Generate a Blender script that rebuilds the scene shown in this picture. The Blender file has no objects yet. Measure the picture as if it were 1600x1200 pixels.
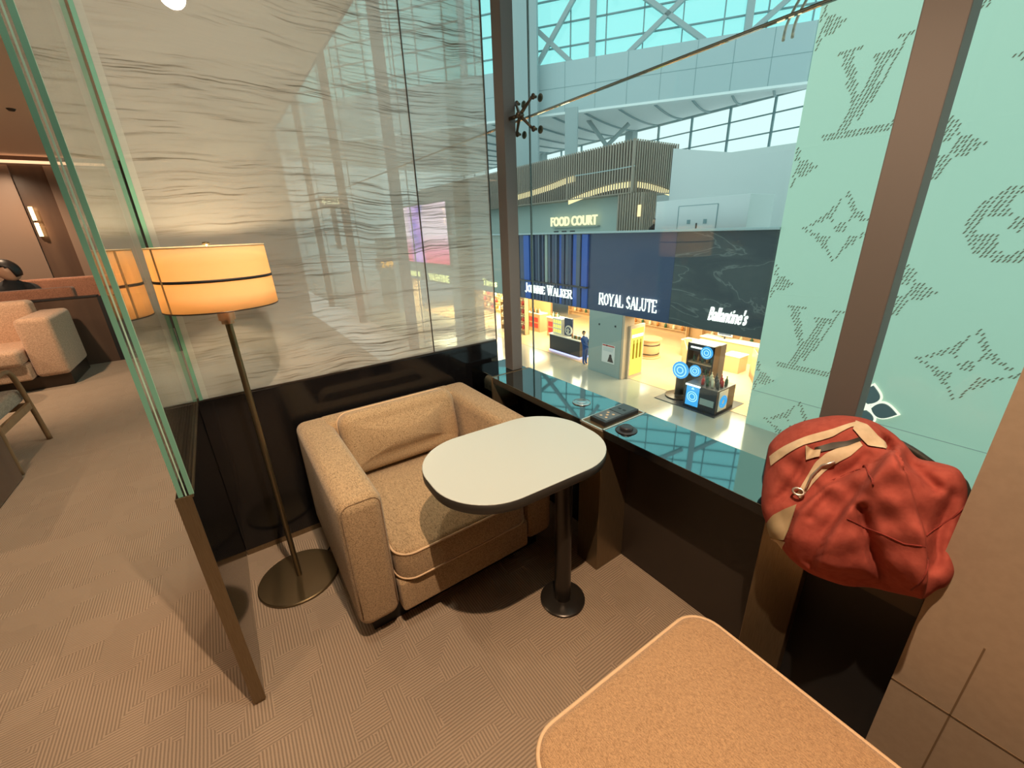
import bpy, bmesh, math, random
from mathutils import Vector, Matrix
R = random.Random(7)
C = bpy.context.scene.collection
SC = bpy.context.scene
PI = math.pi

# ------------------------------------------------------------------ camera
FPX, CAMZ = 640.0, 1.45
BX = Vector((0.816447, -0.230085, 0.529599)).normalized()      # world axes seen from the camera (right, down, forward)
BZ = Vector((-0.035395, -0.935399, -0.351819)).normalized()
BX = (BX - BZ*BX.dot(BZ)).normalized()
BY = BZ.cross(BX)
def ray(u, v):
    d = Vector(((u-800)/FPX, (v-600)/FPX, 1.0))
    return Vector((BX.dot(d), BY.dot(d), BZ.dot(d)))
CAM = Vector((0, 0, CAMZ))
def at(u, v, x=None, y=None, z=None):
    r = ray(u, v)
    t = x/r.x if x is not None else (y/r.y if y is not None else (z-CAMZ)/r.z)
    return CAM + r*t
def at_plane(u, v, p, n):
    r = ray(u, v); return CAM + r*((Vector(p)-CAM).dot(n)/r.dot(n))
cam = bpy.data.objects.new('camera', bpy.data.cameras.new('camera'))
C.objects.link(cam)
right = Vector((BX.x, BY.x, BZ.x)); down = Vector((BX.y, BY.y, BZ.y)); fwd = Vector((BX.z, BY.z, BZ.z))
cam.matrix_world = Matrix((( right.x, -down.x, -fwd.x, 0), (right.y, -down.y, -fwd.y, 0), (right.z, -down.z, -fwd.z, CAMZ), (0, 0, 0, 1)))
cam.data.sensor_width = 36; cam.data.lens = 36*FPX/1600
cam.data.clip_start = 0.02; cam.data.clip_end = 500
SC.camera = cam

# ------------------------------------------------------------------ materials
def mat(name, col=(.8,.8,.8), rough=.5, metal=0.0, spec=.5, emit=None, estr=0, coat=0, sheen=0, trans=0):
    m = bpy.data.materials.new(name); m.use_nodes = True
    b = m.node_tree.nodes['Principled BSDF']
    b.inputs['Base Color'].default_value = (*col, 1)
    b.inputs['Roughness'].default_value = rough
    b.inputs['Metallic'].default_value = metal
    b.inputs['Specular IOR Level'].default_value = spec
    if coat: b.inputs['Coat Weight'].default_value = coat; b.inputs['Coat Roughness'].default_value = .03
    if sheen: b.inputs['Sheen Weight'].default_value = sheen
    if emit: b.inputs['Emission Color'].default_value = (*emit, 1); b.inputs['Emission Strength'].default_value = estr
    return m
class NT:
    def __init__(s, m): s.m = m; s.t = m.node_tree; s.b = s.t.nodes.get('Principled BSDF')
    def n(s, typ, **kw):
        o = s.t.nodes.new(typ)
        for k, v in kw.items():
            if k.startswith('i_'): 
                key = k[2:]; key = int(key) if key.isdigit() else key.replace('_', ' ')
                o.inputs[key].default_value = v
            else: setattr(o, k, v)
        return o
    def l(s, a, b): s.t.links.new(a, b)
    def coord(s, scale=(1,1,1), rot=(0,0,0), kind='Object'):
        tc = s.n('ShaderNodeTexCoord'); mp = s.n('ShaderNodeMapping')
        mp.inputs['Scale'].default_value = scale; mp.inputs['Rotation'].default_value = rot
        s.l(tc.outputs[kind], mp.inputs[0]); return mp.outputs[0]
    def ramp(s, fac, stops, interp='LINEAR'):
        r = s.n('ShaderNodeValToRGB'); r.color_ramp.interpolation = interp
        el = r.color_ramp.elements
        while len(el) < len(stops): el.new(.5)
        for e, (p, c) in zip(el, stops): e.position = p; e.color = (*c, 1) if len(c) == 3 else c
        s.l(fac, r.inputs[0]); return r.outputs[0]
    def math(s, op, a, b=None, clamp=False):
        o = s.n('ShaderNodeMath', operation=op); o.use_clamp = clamp
        for i, v in enumerate((a, b)):
            if v is None: continue
            if isinstance(v, (int, float)): o.inputs[i].default_value = v
            else: s.l(v, o.inputs[i])
        return o.outputs[0]
    def mix(s, f, a, b, blend='MIX'):
        o = s.n('ShaderNodeMix', data_type='RGBA', blend_type=blend)
        for i, v in ((0, f), (6, a), (7, b)):
            if isinstance(v, (int, float)): o.inputs[i].default_value = v
            elif isinstance(v, tuple): o.inputs[i].default_value = (*v, 1)
            else: s.l(v, o.inputs[i])
        return o.outputs[2]
    def bump(s, h, strength=.3, dist=.002):
        o = s.n('ShaderNodeBump'); o.inputs['Strength'].default_value = strength; o.inputs['Distance'].default_value = dist
        s.l(h, o.inputs['Height']); s.l(o.outputs[0], s.b.inputs['Normal'])
def noise_mat(name, c1, c2, scale=8, rough=.5, bump=0, dist=.002, stretch=(1,1,1), detail=3, **kw):
    m = mat(name, c1, rough, **kw); k = NT(m)
    nz = k.n('ShaderNodeTexNoise'); nz.inputs['Scale'].default_value = scale; nz.inputs['Detail'].default_value = detail
    k.l(k.coord(stretch), nz.inputs['Vector'])
    k.l(k.ramp(nz.outputs[0], [(.35, c1), (.65, c2)]), k.b.inputs['Base Color'])
    if bump: k.bump(nz.outputs[0], bump, dist)
    return m
def fabric(name, c1, c2, weave=900, speck=230):
    m = mat(name, c1, .92, spec=.15, sheen=.25); k = NT(m)
    co = k.coord()
    n1 = k.n('ShaderNodeTexNoise'); n1.inputs['Scale'].default_value = speck; n1.inputs['Detail'].default_value = 4; n1.inputs['Roughness'].default_value = .75
    k.l(k.coord((1,1,1)), n1.inputs['Vector'])
    n2 = k.n('ShaderNodeTexNoise'); n2.inputs['Scale'].default_value = speck*1.4; n2.inputs['Detail'].default_value = 2
    k.l(k.coord((1, .22, 1)), n2.inputs['Vector'])
    f = k.math('ADD', k.math('MULTIPLY', n1.outputs[0], .6), k.math('MULTIPLY', n2.outputs[0], .4))
    k.l(k.ramp(f, [(.40, c2), (.5, c1), (.60, tuple(min(1, x*1.25) for x in c1))]), k.b.inputs['Base Color'])
    k.bump(f, .7, .004)
    return m
def emat(name, col, s):
    m = bpy.data.materials.new(name); m.use_nodes = True; t = m.node_tree
    t.nodes.remove(t.nodes['Principled BSDF'])
    e = t.nodes.new('ShaderNodeEmission'); e.inputs[0].default_value = (*col, 1); e.inputs[1].default_value = s
    t.links.new(e.outputs[0], t.nodes['Material Output'].inputs[0]); return m
def glass(name, tint=(1,1,1), f0=.04, gloss=1.0, rough=0.0, film=None):
    """a single sheet surface: clear transmission plus a Schlick mirror term; film = streaked translucent interlayer"""
    m = bpy.data.materials.new(name); m.use_nodes = True; k = NT(m); t = m.node_tree
    t.nodes.remove(k.b); out = t.nodes['Material Output']
    tr = k.n('ShaderNodeBsdfTransparent'); tr.inputs[0].default_value = (*tint, 1)
    gl = k.n('ShaderNodeBsdfGlossy'); gl.inputs['Roughness'].default_value = rough
    gl.inputs[0].default_value = (gloss, gloss, gloss, 1)
    lw = k.n('ShaderNodeLayerWeight'); lw.inputs[0].default_value = .5
    fac = k.math('ADD', k.math('MULTIPLY', k.math('POWER', lw.outputs['Facing'], 5.0), 1-f0), f0, True)
    base = tr.outputs[0]
    if film:
        df = k.n('ShaderNodeBsdfDiffuse'); tl = k.n('ShaderNodeBsdfTranslucent')
        ms0 = k.n('ShaderNodeMixShader'); ms0.inputs[0].default_value = .35
        k.l(df.outputs[0], ms0.inputs[1]); k.l(tl.outputs[0], ms0.inputs[2])
        # long horizontal drifting streaks
        warp = k.n('ShaderNodeTexNoise'); warp.inputs['Scale'].default_value = 1.3; warp.inputs['Detail'].default_value = 4
        co = k.coord(); k.l(co, warp.inputs['Vector'])
        wv = k.n('ShaderNodeVectorMath', operation='MULTIPLY'); wv.inputs[1].default_value = (.0, 0, .16); k.l(warp.outputs[1], wv.inputs[0])
        ad = k.n('ShaderNodeVectorMath', operation='ADD'); k.l(co, ad.inputs[0]); k.l(wv.outputs[0], ad.inputs[1])
        mp = k.n('ShaderNodeMapping'); mp.inputs['Scale'].default_value = (2.6, 1, 105); k.l(ad.outputs[0], mp.inputs[0])
        s1 = k.n('ShaderNodeTexNoise'); s1.inputs['Scale'].default_value = 1.6; s1.inputs['Detail'].default_value = 8; s1.inputs['Roughness'].default_value = .62
        k.l(mp.outputs[0], s1.inputs['Vector'])
        mp2 = k.n('ShaderNodeMapping'); mp2.inputs['Scale'].default_value = (.8, 1, 9); k.l(ad.outputs[0], mp2.inputs[0])
        s2 = k.n('ShaderNodeTexNoise'); s2.inputs['Scale'].default_value = 1.0; s2.inputs['Detail'].default_value = 3; k.l(mp2.outputs[0], s2.inputs['Vector'])
        lines = k.ramp(s1.outputs[0], [(.33, (0,0,0)), (.43, (.45,.45,.45)), (.485, (.85,.85,.85)), (.56, (1,1,1))])
        amt = k.ramp(s2.outputs[0], [(.36, (.30,.30,.30)), (.58, (1,1,1))])
        streak = k.mix(amt, (1.0,1.0,1.0), lines)           # 1 = plain, 0 = dark vein
        colr = k.mix(streak, film['dark'], film['light'])
        k.l(colr, df.inputs[0]); k.l(colr, tl.inputs[0])
        op = k.math('ADD', film['opacity'], k.math('MULTIPLY', k.math('SUBTRACT', 1.0, streak), film['vein']), True)
        ms = k.n('ShaderNodeMixShader'); k.l(op, ms.inputs[0]); k.l(base, ms.inputs[1]); k.l(ms0.outputs[0], ms.inputs[2])
        base = ms.outputs[0]
    m2 = k.n('ShaderNodeMixShader'); k.l(fac, m2.inputs[0]); k.l(base, m2.inputs[1]); k.l(gl.outputs[0], m2.inputs[2])
    k.l(m2.outputs[0], out.inputs[0]); return m

M = {}
# carpet: blocks of ribs running two ways
def carpet():
    m = mat('woven_carpet', (.33,.245,.17), .95, spec=.08, sheen=.1); k = NT(m)
    co = k.coord(rot=(0,0,.0))
    vo = k.n('ShaderNodeTexVoronoi', distance='CHEBYCHEV'); vo.inputs['Scale'].default_value = 7.5; vo.inputs['Randomness'].default_value = .85
    k.l(co, vo.inputs['Vector'])
    pick = k.math('GREATER_THAN', k.n('ShaderNodeSeparateColor').outputs[0], .5)
    sp = k.n('ShaderNodeSeparateColor'); k.l(vo.outputs['Color'], sp.inputs[0])
    pick = k.math('GREATER_THAN', sp.outputs[0], .5)
    w1 = k.n('ShaderNodeTexWave', bands_direction='X'); w2 = k.n('ShaderNodeTexWave', bands_direction='Y')
    for w in (w1, w2):
        w.inputs['Scale'].default_value = 32; w.inputs['Distortion'].default_value = .3; k.l(co, w.inputs['Vector'])
    wv = k.mix(pick, w1.outputs[0], w2.outputs[0])
    nz = k.n('ShaderNodeTexNoise'); nz.inputs['Scale'].default_value = 260; k.l(co, nz.inputs['Vector'])
    h = k.math('ADD', k.math('MULTIPLY', wv, .7), k.math('MULTIPLY', nz.outputs[0], .3))
    big = k.ramp(sp.outputs[1], [(0, (.96,.96,.96)), (1, (1.03,1.03,1.03))])
    base = k.ramp(h, [(.1, (.235,.175,.123)), (.8, (.42,.315,.228))])
    k.l(k.mix(1.0, base, big, 'MULTIPLY'), k.b.inputs['Base Color'])
    k.bump(h, .5, .004); return m
M['carpet'] = carpet()
M['ceiling'] = mat('ceiling_paint', (.74,.55,.43), .8)
M['fab'] = fabric('oatmeal_tweed', (.43,.295,.165), (.22,.145,.075))
M['fab_fore'] = fabric('warm_tweed', (.52,.32,.17), (.34,.20,.10), speck=420)
M['pipe'] = mat('piping_cord', (.72,.50,.30), .7)
M['black'] = mat('black_lacquer', (.006,.006,.007), .12, spec=.5)
M['blackmatt'] = mat('black_matt', (.012,.012,.013), .6)
M['counter'] = mat('dark_mirror_top', (.27,.32,.33), .03, metal=1)
M['panel'] = noise_mat('dark_bronze_panel', (.030,.022,.017), (.038,.028,.021), 3, rough=.42, spec=.5)
M['bronze'] = noise_mat('brushed_bronze', (.20,.145,.085), (.25,.185,.11), 30, rough=.38, stretch=(30,30,.6), metal=.75)
M['bronze_dk'] = mat('dark_bronze_pole', (.07,.055,.045), .3, metal=.8)
M['lampmetal'] = mat('aged_brass', (.18,.135,.075), .38, metal=.85)
M['pedestal'] = mat('black_bronze', (.045,.038,.032), .28, metal=.6)
M['tabletop'] = mat('white_laminate', (.56,.60,.56), .34, spec=.45)
M['tableedge'] = mat('dark_edge_band', (.03,.026,.022), .4)
M['mullion'] = mat('mullion_taupe', (.115,.103,.098), .5)
M['mullion_side'] = M['mullion']
M['steel'] = mat('oxidised_steel', (.10,.08,.06), .35, metal=.8)
M['window'] = glass('window_tinted_glass', (.89,.985,.962), .03)
M['film'] = glass('veined_film_glass', (.93,.97,.95), .045, film=dict(dark=(.20,.18,.14), light=(.82,.80,.745), opacity=.42, vein=.42))
M['margin'] = glass('frosted_margin_glass', (.93,.97,.95), .045, film=dict(dark=(.7,.7,.66), light=(.74,.74,.70), opacity=.55, vein=0))
M['clear'] = glass('clear_glass', (.97,.99,.98), .05)
M['edge'] = mat('green_glass_edge', (.16,.36,.27), .12, spec=.8)
M['edge_l'] = mat('pale_glass_edge', (.40,.62,.50), .1, spec=.8)
M['seal'] = mat('joint_seal', (.05,.07,.07), .4)
M['seal_l'] = mat('pale_joint_seal', (.34,.46,.47), .3)
M['tile'] = noise_mat('beige_wall_tile', (.35,.27,.195), (.375,.29,.21), 60, rough=.45)
M['grout'] = mat('tile_joint', (.17,.11,.06), .8)
M['red'] = noise_mat('red_cotton', (.34,.075,.055), (.29,.06,.045), 70, rough=.9, bump=.25, dist=.003, spec=.1)
M['cream'] = noise_mat('cream_canvas', (.58,.46,.31), (.50,.39,.25), 50, rough=.85, bump=.1)
M['zip'] = mat('silver_zip_pull', (.6,.55,.48), .3, metal=.8)
M['bagblack'] = noise_mat('dark_nylon', (.018,.016,.012), (.03,.026,.018), 60, rough=.55)
M['seam'] = mat('stitched_seam', (.20,.022,.015), .9)
M['walldark'] = noise_mat('dark_walnut_panel', (.085,.052,.038), (.12,.075,.053), 4, rough=.25, stretch=(1,1,.15))
M['wallbronze'] = mat('bronze_wall_panel', (.27,.19,.145), .3, metal=.2)
M['sofa'] = fabric('blush_upholstery', (.52,.34,.23), (.40,.25,.16), speck=90)
M['sofa2'] = fabric('terracotta_upholstery', (.26,.12,.075), (.2,.09,.055), speck=90)
M['wood'] = noise_mat('walnut_frame', (.24,.14,.07), (.30,.18,.09), 12, rough=.4, stretch=(1,1,.2))
M['seatgrey'] = fabric('grey_seat_fabric', (.36,.28,.21), (.26,.2,.15), speck=90)
M['skin'] = mat('skin', (.55,.33,.22), .5)
M['hair'] = mat('black_hair', (.010,.008,.008), .45)
M['cloth_black'] = mat('black_clothes', (.012,.012,.014), .8)
M['cloth_blue'] = mat('blue_uniform', (.02,.07,.25), .8)
M['glow_warm'] = emat('warm_tube', (1,.55,.22), 9)
M['glow_cove'] = emat('cove_strip', (1,.55,.3), 1.6)
# concourse
M['mall_floor'] = noise_mat('polished_stone_floor', (.40,.36,.285), (.44,.40,.32), .5, rough=.13, spec=.5)
M['shop_floor'] = noise_mat('warm_shop_floor', (.62,.42,.24), (.66,.46,.27), .6, rough=.2)
M['white'] = mat('white_cladding', (.66,.70,.70), .5)
M['hoard'] = mat('mint_hoarding', (.58,.76,.61), .55)
M['motif'] = mat('motif_ink', (.20,.185,.12), .7)
M['navy'] = mat('navy_fascia', (.028,.050,.115), .3)
M['navydk'] = mat('dark_marble_fascia', (.04,.055,.06), .25)
def _mv():
    k = NT(M['navydk']); w_ = k.n('ShaderNodeTexNoise'); w_.inputs['Scale'].default_value = .55; w_.inputs['Detail'].default_value = 7; w_.inputs['Distortion'].default_value = .8
    k.l(k.coord((1,.6,1.6), (.5,0,0)), w_.inputs[0])
    k.l(k.ramp(w_.outputs[0], [(.40, (.03,.042,.05)), (.495, (.045,.06,.064)), (.505, (.13,.15,.145)), (.52, (.045,.06,.064)), (.8, (.06,.075,.075))]), k.b.inputs['Base Color'])
_mv()
M['blue'] = mat('bright_blue_stripe', (.02,.09,.42), .35)
M['slate'] = mat('slate_blue_stripe', (.07,.10,.16), .35)
M['greyclad'] = mat('grey_green_cladding', (.30,.36,.33), .45)
M['beigetrim'] = mat('beige_trim', (.55,.42,.30), .5)
M['sign'] = emat('sign_white_glow', (1,.97,.9), 2.2)
M['signwarm'] = emat('sign_warm_glow', (1,.82,.5), 1.5)
M['signyellow'] = emat('sign_yellow_glow', (1,.85,.35), 3.2)
M['halo'] = emat('halo_glow', (1,.93,.75), 1.3)
M['slat'] = mat('bronze_slat', (.30,.25,.20), .5)
M['slatback'] = mat('slat_backing', (.05,.04,.035), .7)
M['led_warm'] = emat('warm_led_line', (1,.72,.38), 1.6)
M['shopwood'] = mat('light_shop_wood', (.55,.34,.17), .4)
M['shopwhite'] = mat('shop_white', (.8,.74,.62), .5)
M['dark'] = mat('charcoal', (.03,.03,.035), .35)
M['bottle_a'] = mat('amber_bottle', (.45,.17,.04), .15)
M['bottle_g'] = mat('green_bottle', (.03,.10,.05), .15)
M['bottle_w'] = mat('pale_box', (.75,.66,.45), .4)
M['redpanel'] = mat('red_panel', (.5,.03,.03), .4)
M['yellow'] = emat('yellow_light_panel', (1,.76,.12), 1.7)
M['amber'] = emat('amber_print', (.75,.36,.02), .8)
M['purple'] = emat('violet_base_light', (.55,.5,1), 2.0)
M['bluedisc'] = emat('blue_lit_disc', (.08,.45,.95), 1.1)
M['bluepale'] = emat('pale_blue_ring', (.5,.85,1), 1.3)
M['orange'] = emat('orange_digits', (1,.40,.06), 4)
M['signfar'] = emat('far_warm_sign', (1,.82,.5), 4)
M['frame_grey'] = mat('grey_window_frame', (.22,.34,.36), .5)
M['truss'] = mat('pale_grey_steel', (.36,.45,.46), .5)
M['sky_glass'] = glass('cyan_clerestory_glass', (.68,.96,.96), .03)
M['paper'] = mat('notice_paper', (.7,.68,.64), .6)
M['ceil_white'] = mat('pale_soffit', (.86,.90,.90), .6)
M['bulk'] = mat('bulkhead_panel', (.44,.56,.58), .5)

# ------------------------------------------------------------------ mesh helpers
def V(*a): return Vector(a)
class MB:
    def __init__(s): s.bm = bmesh.new()
    def box(s, x0, x1, y0, y1, z0, z1, bev=0, seg=2, mtx=None):
        x0, x1 = sorted((x0, x1)); y0, y1 = sorted((y0, y1)); z0, z1 = sorted((z0, z1))
        r = bmesh.ops.create_cube(s.bm, size=1)
        vs = r['verts']
        bmesh.ops.scale(s.bm, vec=(x1-x0, y1-y0, z1-z0), verts=vs)
        bmesh.ops.translate(s.bm, vec=((x0+x1)/2, (y0+y1)/2, (z0+z1)/2), verts=vs)
        if bev:
            es = list({e for v in vs for e in v.link_edges})
            r2 = bmesh.ops.bevel(s.bm, geom=es, offset=bev, segments=seg, profile=.5, affect='EDGES')
            vs = list({v for f in r2['faces'] for v in f.verts} | {v for v in vs if v.is_valid})
        if mtx: bmesh.ops.transform(s.bm, matrix=mtx, verts=vs)
        return s
    def loft(s, rings, cap0=True, cap1=True, smooth=True, closed=False):
        rv = [[s.bm.verts.new(p) for p in r] for r in rings]
        n = len(rv[0])
        pairs = list(zip(rv, rv[1:])) + ([(rv[-1], rv[0])] if closed else [])
        for a, b in pairs:
            for i in range(n):
                try:
                    f = s.bm.faces.new((a[i], a[(i+1) % n], b[(i+1) % n], b[i])); f.smooth = smooth
                except ValueError: pass
        if not closed:
            if cap0:
                f = s.bm.faces.new(list(reversed(rv[0])))
            if cap1:
                f = s.bm.faces.new(rv[-1])
        return s
    def lathe(s, prof, c=(0,0,0), n=32, mtx=None):
        rings = []
        for r, z in prof:
            ring = [V(c[0]+max(r, 1e-4)*math.cos(2*PI*i/n), c[1]+max(r, 1e-4)*math.sin(2*PI*i/n), c[2]+z) for i in range(n)]
            if mtx: ring = [mtx @ p for p in ring]
            rings.append(ring)
        return s.loft(rings)
    def cyl(s, a, b, r, n=16, r2=None):
        a, b = Vector(a), Vector(b); d = (b-a).normalized()
        u = d.orthogonal().normalized(); w = d.cross(u); r2 = r if r2 is None else r2
        return s.loft([[a+(u*math.cos(t)+w*math.sin(t))*r for t in [2*PI*i/n for i in range(n)]],
                       [b+(u*math.cos(t)+w*math.sin(t))*r2 for t in [2*PI*i/n for i in range(n)]]])
    def tube(s, pts, r, n=8, closed=False):
        pts = [Vector(p) for p in pts]; N = len(pts); rings = []
        up = None
        for i, p in enumerate(pts):
            a = pts[(i-1) % N] if (closed or i > 0) else p
            b = pts[(i+1) % N] if (closed or i < N-1) else p
            d = (b-a).normalized()
            if up is None: up = d.orthogonal().normalized()
            up = (up - d*up.dot(d)); up = up.normalized() if up.length > 1e-6 else d.orthogonal().normalized()
            w = d.cross(up)
            rr = r[i] if isinstance(r, (list, tuple)) else r
            rings.append([p+(up*math.cos(t)+w*math.sin(t))*rr for t in [2*PI*j/n for j in range(n)]])
        return s.loft(rings, closed=closed)
    def prism(s, pts, d):
        """polygon (list of 3D points) swept along d"""
        d = Vector(d); pts = [Vector(p) for p in pts]
        a = [s.bm.verts.new(p) for p in pts]; b = [s.bm.verts.new(p+d) for p in pts]
        n = len(a)
        s.bm.faces.new(list(reversed(a))); s.bm.faces.new(b)
        for i in range(n): s.bm.faces.new((a[i], a[(i+1) % n], b[(i+1) % n], b[i]))
        return s
    def bar(s, a, b, w, d=None, up=(0,0,1)):
        a, b = Vector(a), Vector(b); ax = (b-a).normalized(); d = d or w
        up = Vector(up); sd = ax.cross(up)
        if sd.length < 1e-4: sd = ax.orthogonal()
        sd.normalize(); u2 = sd.cross(ax).normalized()
        q = [sd*w/2+u2*d/2, -sd*w/2+u2*d/2, -sd*w/2-u2*d/2, sd*w/2-u2*d/2]
        s.loft([[a+v for v in q], [b+v for v in q]], smooth=False); return s
    def done(s, name, m, parent=None, smooth=None, angle=None, loc=None):
        bmesh.ops.recalc_face_normals(s.bm, faces=s.bm.faces)
        me = bpy.data.meshes.new(name); s.bm.to_mesh(me); s.bm.free()
        if smooth is not None:
            for p in me.polygons: p.use_smooth = smooth
        if angle:
            for p in me.polygons: p.use_smooth = True
            me.set_sharp_from_angle(angle=math.radians(angle))
        o = bpy.data.objects.new(name, me); C.objects.link(o)
        for mm in (m if isinstance(m, (list, tuple)) else [m]):
            me.materials.append(M[mm] if isinstance(mm, str) else mm)
        if parent:
            o.parent = parent
            w = world_loc(parent)
            o.location = -w        # meshes are modelled in world coordinates
        return o
def world_loc(o):
    v = Vector(o.location)
    while o.parent: o = o.parent; v += Vector(o.location)
    return v
def thing(name, label, cat, loc=(0,0,0), group=None):
    o = bpy.data.objects.new(name, None); C.objects.link(o); o.location = loc; o.empty_display_size = .1
    return tag(o, label, cat, group)
def tag(o, label, cat, group=None, kind=None):
    o['label'] = label; o['category'] = cat
    if group: o['group'] = group
    if kind: o['kind'] = kind
    return o
def struct(o): o['kind'] = 'structure'; return o
def copy_tree(o, parent=None):
    c = o.copy(); C.objects.link(c)
    if parent: c.parent = parent
    for ch in list(o.children): copy_tree(ch, c)
    return c
def rrect(cx, cy, w, d, r, n=6):
    pts = []
    for sx, sy, a0 in ((1,1,0), (-1,1,90), (-1,-1,180), (1,-1,270)):
        for i in range(n+1):
            a = math.radians(a0+90*i/n)
            pts.append((cx+sx*(w/2-r)+r*math.cos(a), cy+sy*(d/2-r)+r*math.sin(a)))
    return pts
def slab_rings(w, d, r, h, edge, crown=0, n=6, bottom_crown=0, crown_rings=6):
    """rounded-rect cushion about the origin, z from 0 to h"""
    rings = []
    def ring(ins, z, k=1.0):
        rr = max(r-ins, .004)
        return [V(x*k, y*k, z) for x, y in rrect(0, 0, w-2*ins, d-2*ins, rr, n)]
    W_, D_ = w-2*edge, d-2*edge
    def dome(pts, c, sgn):
        return [V(p.x, p.y, p.z+sgn*c*(1-abs(2*p.x/W_)**2.4)*(1-abs(2*p.y/D_)**2.4)) for p in pts]
    for i in range(crown_rings, 0, -1):
        q = i/(crown_rings+1); rings.append(dome(ring(edge, 0, 1-q), bottom_crown, -1))
    E = 5
    for i in range(E+1):
        a = PI/2*i/E; rings.append(ring(edge*(1-math.sin(a)), edge*(1-math.cos(a))))
    for i in range(E+1):
        a = PI/2*i/E; rings.append(ring(edge*(1-math.cos(a)), h-edge+edge*math.sin(a)))
    for i in range(1, crown_rings+1):
        q = i/(crown_rings+1); rings.append(dome(ring(edge, h, 1-q), crown, 1))
    return rings
def ring_at(w, d, r, ins, z, n=8):
    return [V(x, y, z) for x, y in rrect(0, 0, w-2*ins, d-2*ins, max(r-ins, .004), n)]
def text_mesh(body, size=1, extrude=.02, offset=0, shear=0, xs=1):
    cu = bpy.data.curves.new('t', 'FONT'); cu.body = body; cu.size = size; cu.extrude = extrude
    cu.offset = offset; cu.shear = shear; cu.align_x = 'CENTER'; cu.resolution_u = 3
    o = bpy.data.objects.new('t', cu); C.objects.link(o)
    bpy.context.view_layer.update()
    dg = bpy.context.evaluated_depsgraph_get()
    me = bpy.data.meshes.new_from_object(o.evaluated_get(dg))
    bpy.data.objects.remove(o); bpy.data.curves.remove(cu)
    me.transform(Matrix.Diagonal((xs, 1, 1, 1))); return me
# orientation of lettering: facing -x (towards the lounge): reading direction = -y, up = z
FACE_W = Matrix(((0,0,-1,0), (-1,0,0,0), (0,1,0,0), (0,0,0,1)))
FACE_S = Matrix(((1,0,0,0), (0,0,-1,0), (0,1,0,0), (0,0,0,1)))     # facing -y: reading +x
def letters(name, body, m, width, height, centre, face, parent=None, fit=True, **kw):
    me = text_mesh(body, **kw)
    xs = [v.co.x for v in me.vertices]; ys = [v.co.y for v in me.vertices]
    sx = width/(max(xs)-min(xs)); sy = height/(max(ys)-min(ys))
    me.transform(Matrix.Translation((-(max(xs)+min(xs))/2, -(max(ys)+min(ys))/2, 0)))
    me.transform(Matrix.Diagonal((sx, sy, 1, 1)))
    me.transform(Matrix.Translation(centre) @ face)
    me.materials.clear(); me.materials.append(M[m])
    o = bpy.data.objects.new(name, me); C.objects.link(o)
    if parent: o.parent = parent; o.location = -world_loc(parent)
    return o
# ================================================================== INTERIOR
ZL = .705            # counter height
XF, XG = 1.10, 1.36  # counter front, window glass
YP = 2.072           # back partition plane
# ---- shell
struct(MB().box(-7, 1.42, -3.2, 10, -.25, 0).done('floor', 'carpet'))
cl = MB(); cl.box(-7, 1.0, -3.2, 10, 2.70, 2.85); cl.box(1.0, 1.5, -3.2, 10, 3.6, 3.75); cl.box(.98, 1.0, -3.2, 10, 2.70, 3.6)
struct(cl.done('ceiling', 'ceiling'))
struct(MB().box(-7, -6.85, -3.2, 10, 0, 2.7).done('wall_left', 'walldark'))
struct(MB().box(-7, 1.5, -3.35, -3.2, -.2, 3.6).done('wall_rear', 'walldark'))
wf = struct(MB().box(-7, 1.5, 9.55, 9.7, -.2, 3.6).done('wall_far', 'walldark'))
for i in range(5):                       # bronze panels between darker walnut strips
    x = -6.6+i*1.22
    MB().box(x, x+.86, 9.52, 9.549, .9, 2.58, .004).done('wall_panel', 'wallbronze', wf)
o = MB().box(-6.6, -1.0, 9.42, 9.5, 2.60, 2.63).done('cove_light', 'glow_cove'); tag(o, 'long thin warm cove light along the top of the far dark wall', 'light')
# ---- pier with tile face on the right
tb = MB(); ty, tz = -.055, .425
tb.box(1.09, 1.46, -3.2, .044, 0, 3.6)
wr = struct(tb.done('wall_right', 'tile'))
gj = MB(); gj.box(1.0885, 1.0915, -3.2, .044, tz-.0015, tz+.0015); gj.box(1.0885, 1.0915, ty-.0015, ty+.0015, 0, .63)
gj.box(1.0885, 1.0915, -3.2, .044, 1.499, 1.502); gj.box(1.0885, 1.0915, -.756, -.753, 0, 3.5)
gj.done('tile_joint', 'grout', wr)
# ---- window: panes, joints, mullions
yj = [-1.25, .31, 1.755, 3.30, 4.83, 6.36, 8.0, 9.55]; zj = [.50, 1.94, 3.6]
wn = None
sb = MB()
for a, b in zip(yj, yj[1:]):
    for c, d in zip(zj, zj[1:]):
        m_ = MB().box(XG-.005, XG+.005, a+.003, b-.003, c+.004, d-.004)
        if wn is None: wn = struct(m_.done('window_1', 'window'))
        else: m_.done('window_pane', 'window', wn)
for y in yj[1:-1]: sb.box(XG-.004, XG+.004, y-.0026, y+.0026, .5, 3.6)
sb.done('joint_seal', 'seal', wn)
MB().box(XG-.004, XG+.004, -1.25, 9.5, 1.9375, 1.9425).done('joint_seal', 'seal_l', wn)
h_ = MB(); h_.box(XG-.0055, XG+.0055, -1.25, 9.5, 1.9425, 1.9434); h_.box(XG-.0055, XG+.0055, -1.25, 9.5, 1.9365, 1.9375)
h_.done('joint_edges', 'seal', wn)
for i, y in enumerate((.281, 1.808, 3.33, 4.85, 6.38)):
    struct(MB().box(1.25, 1.318, y, y+.074, ZL-.001 if y < 3 else .5, 3.6, .003).done('trim_%d' % (i+1), 'mullion'))
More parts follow.
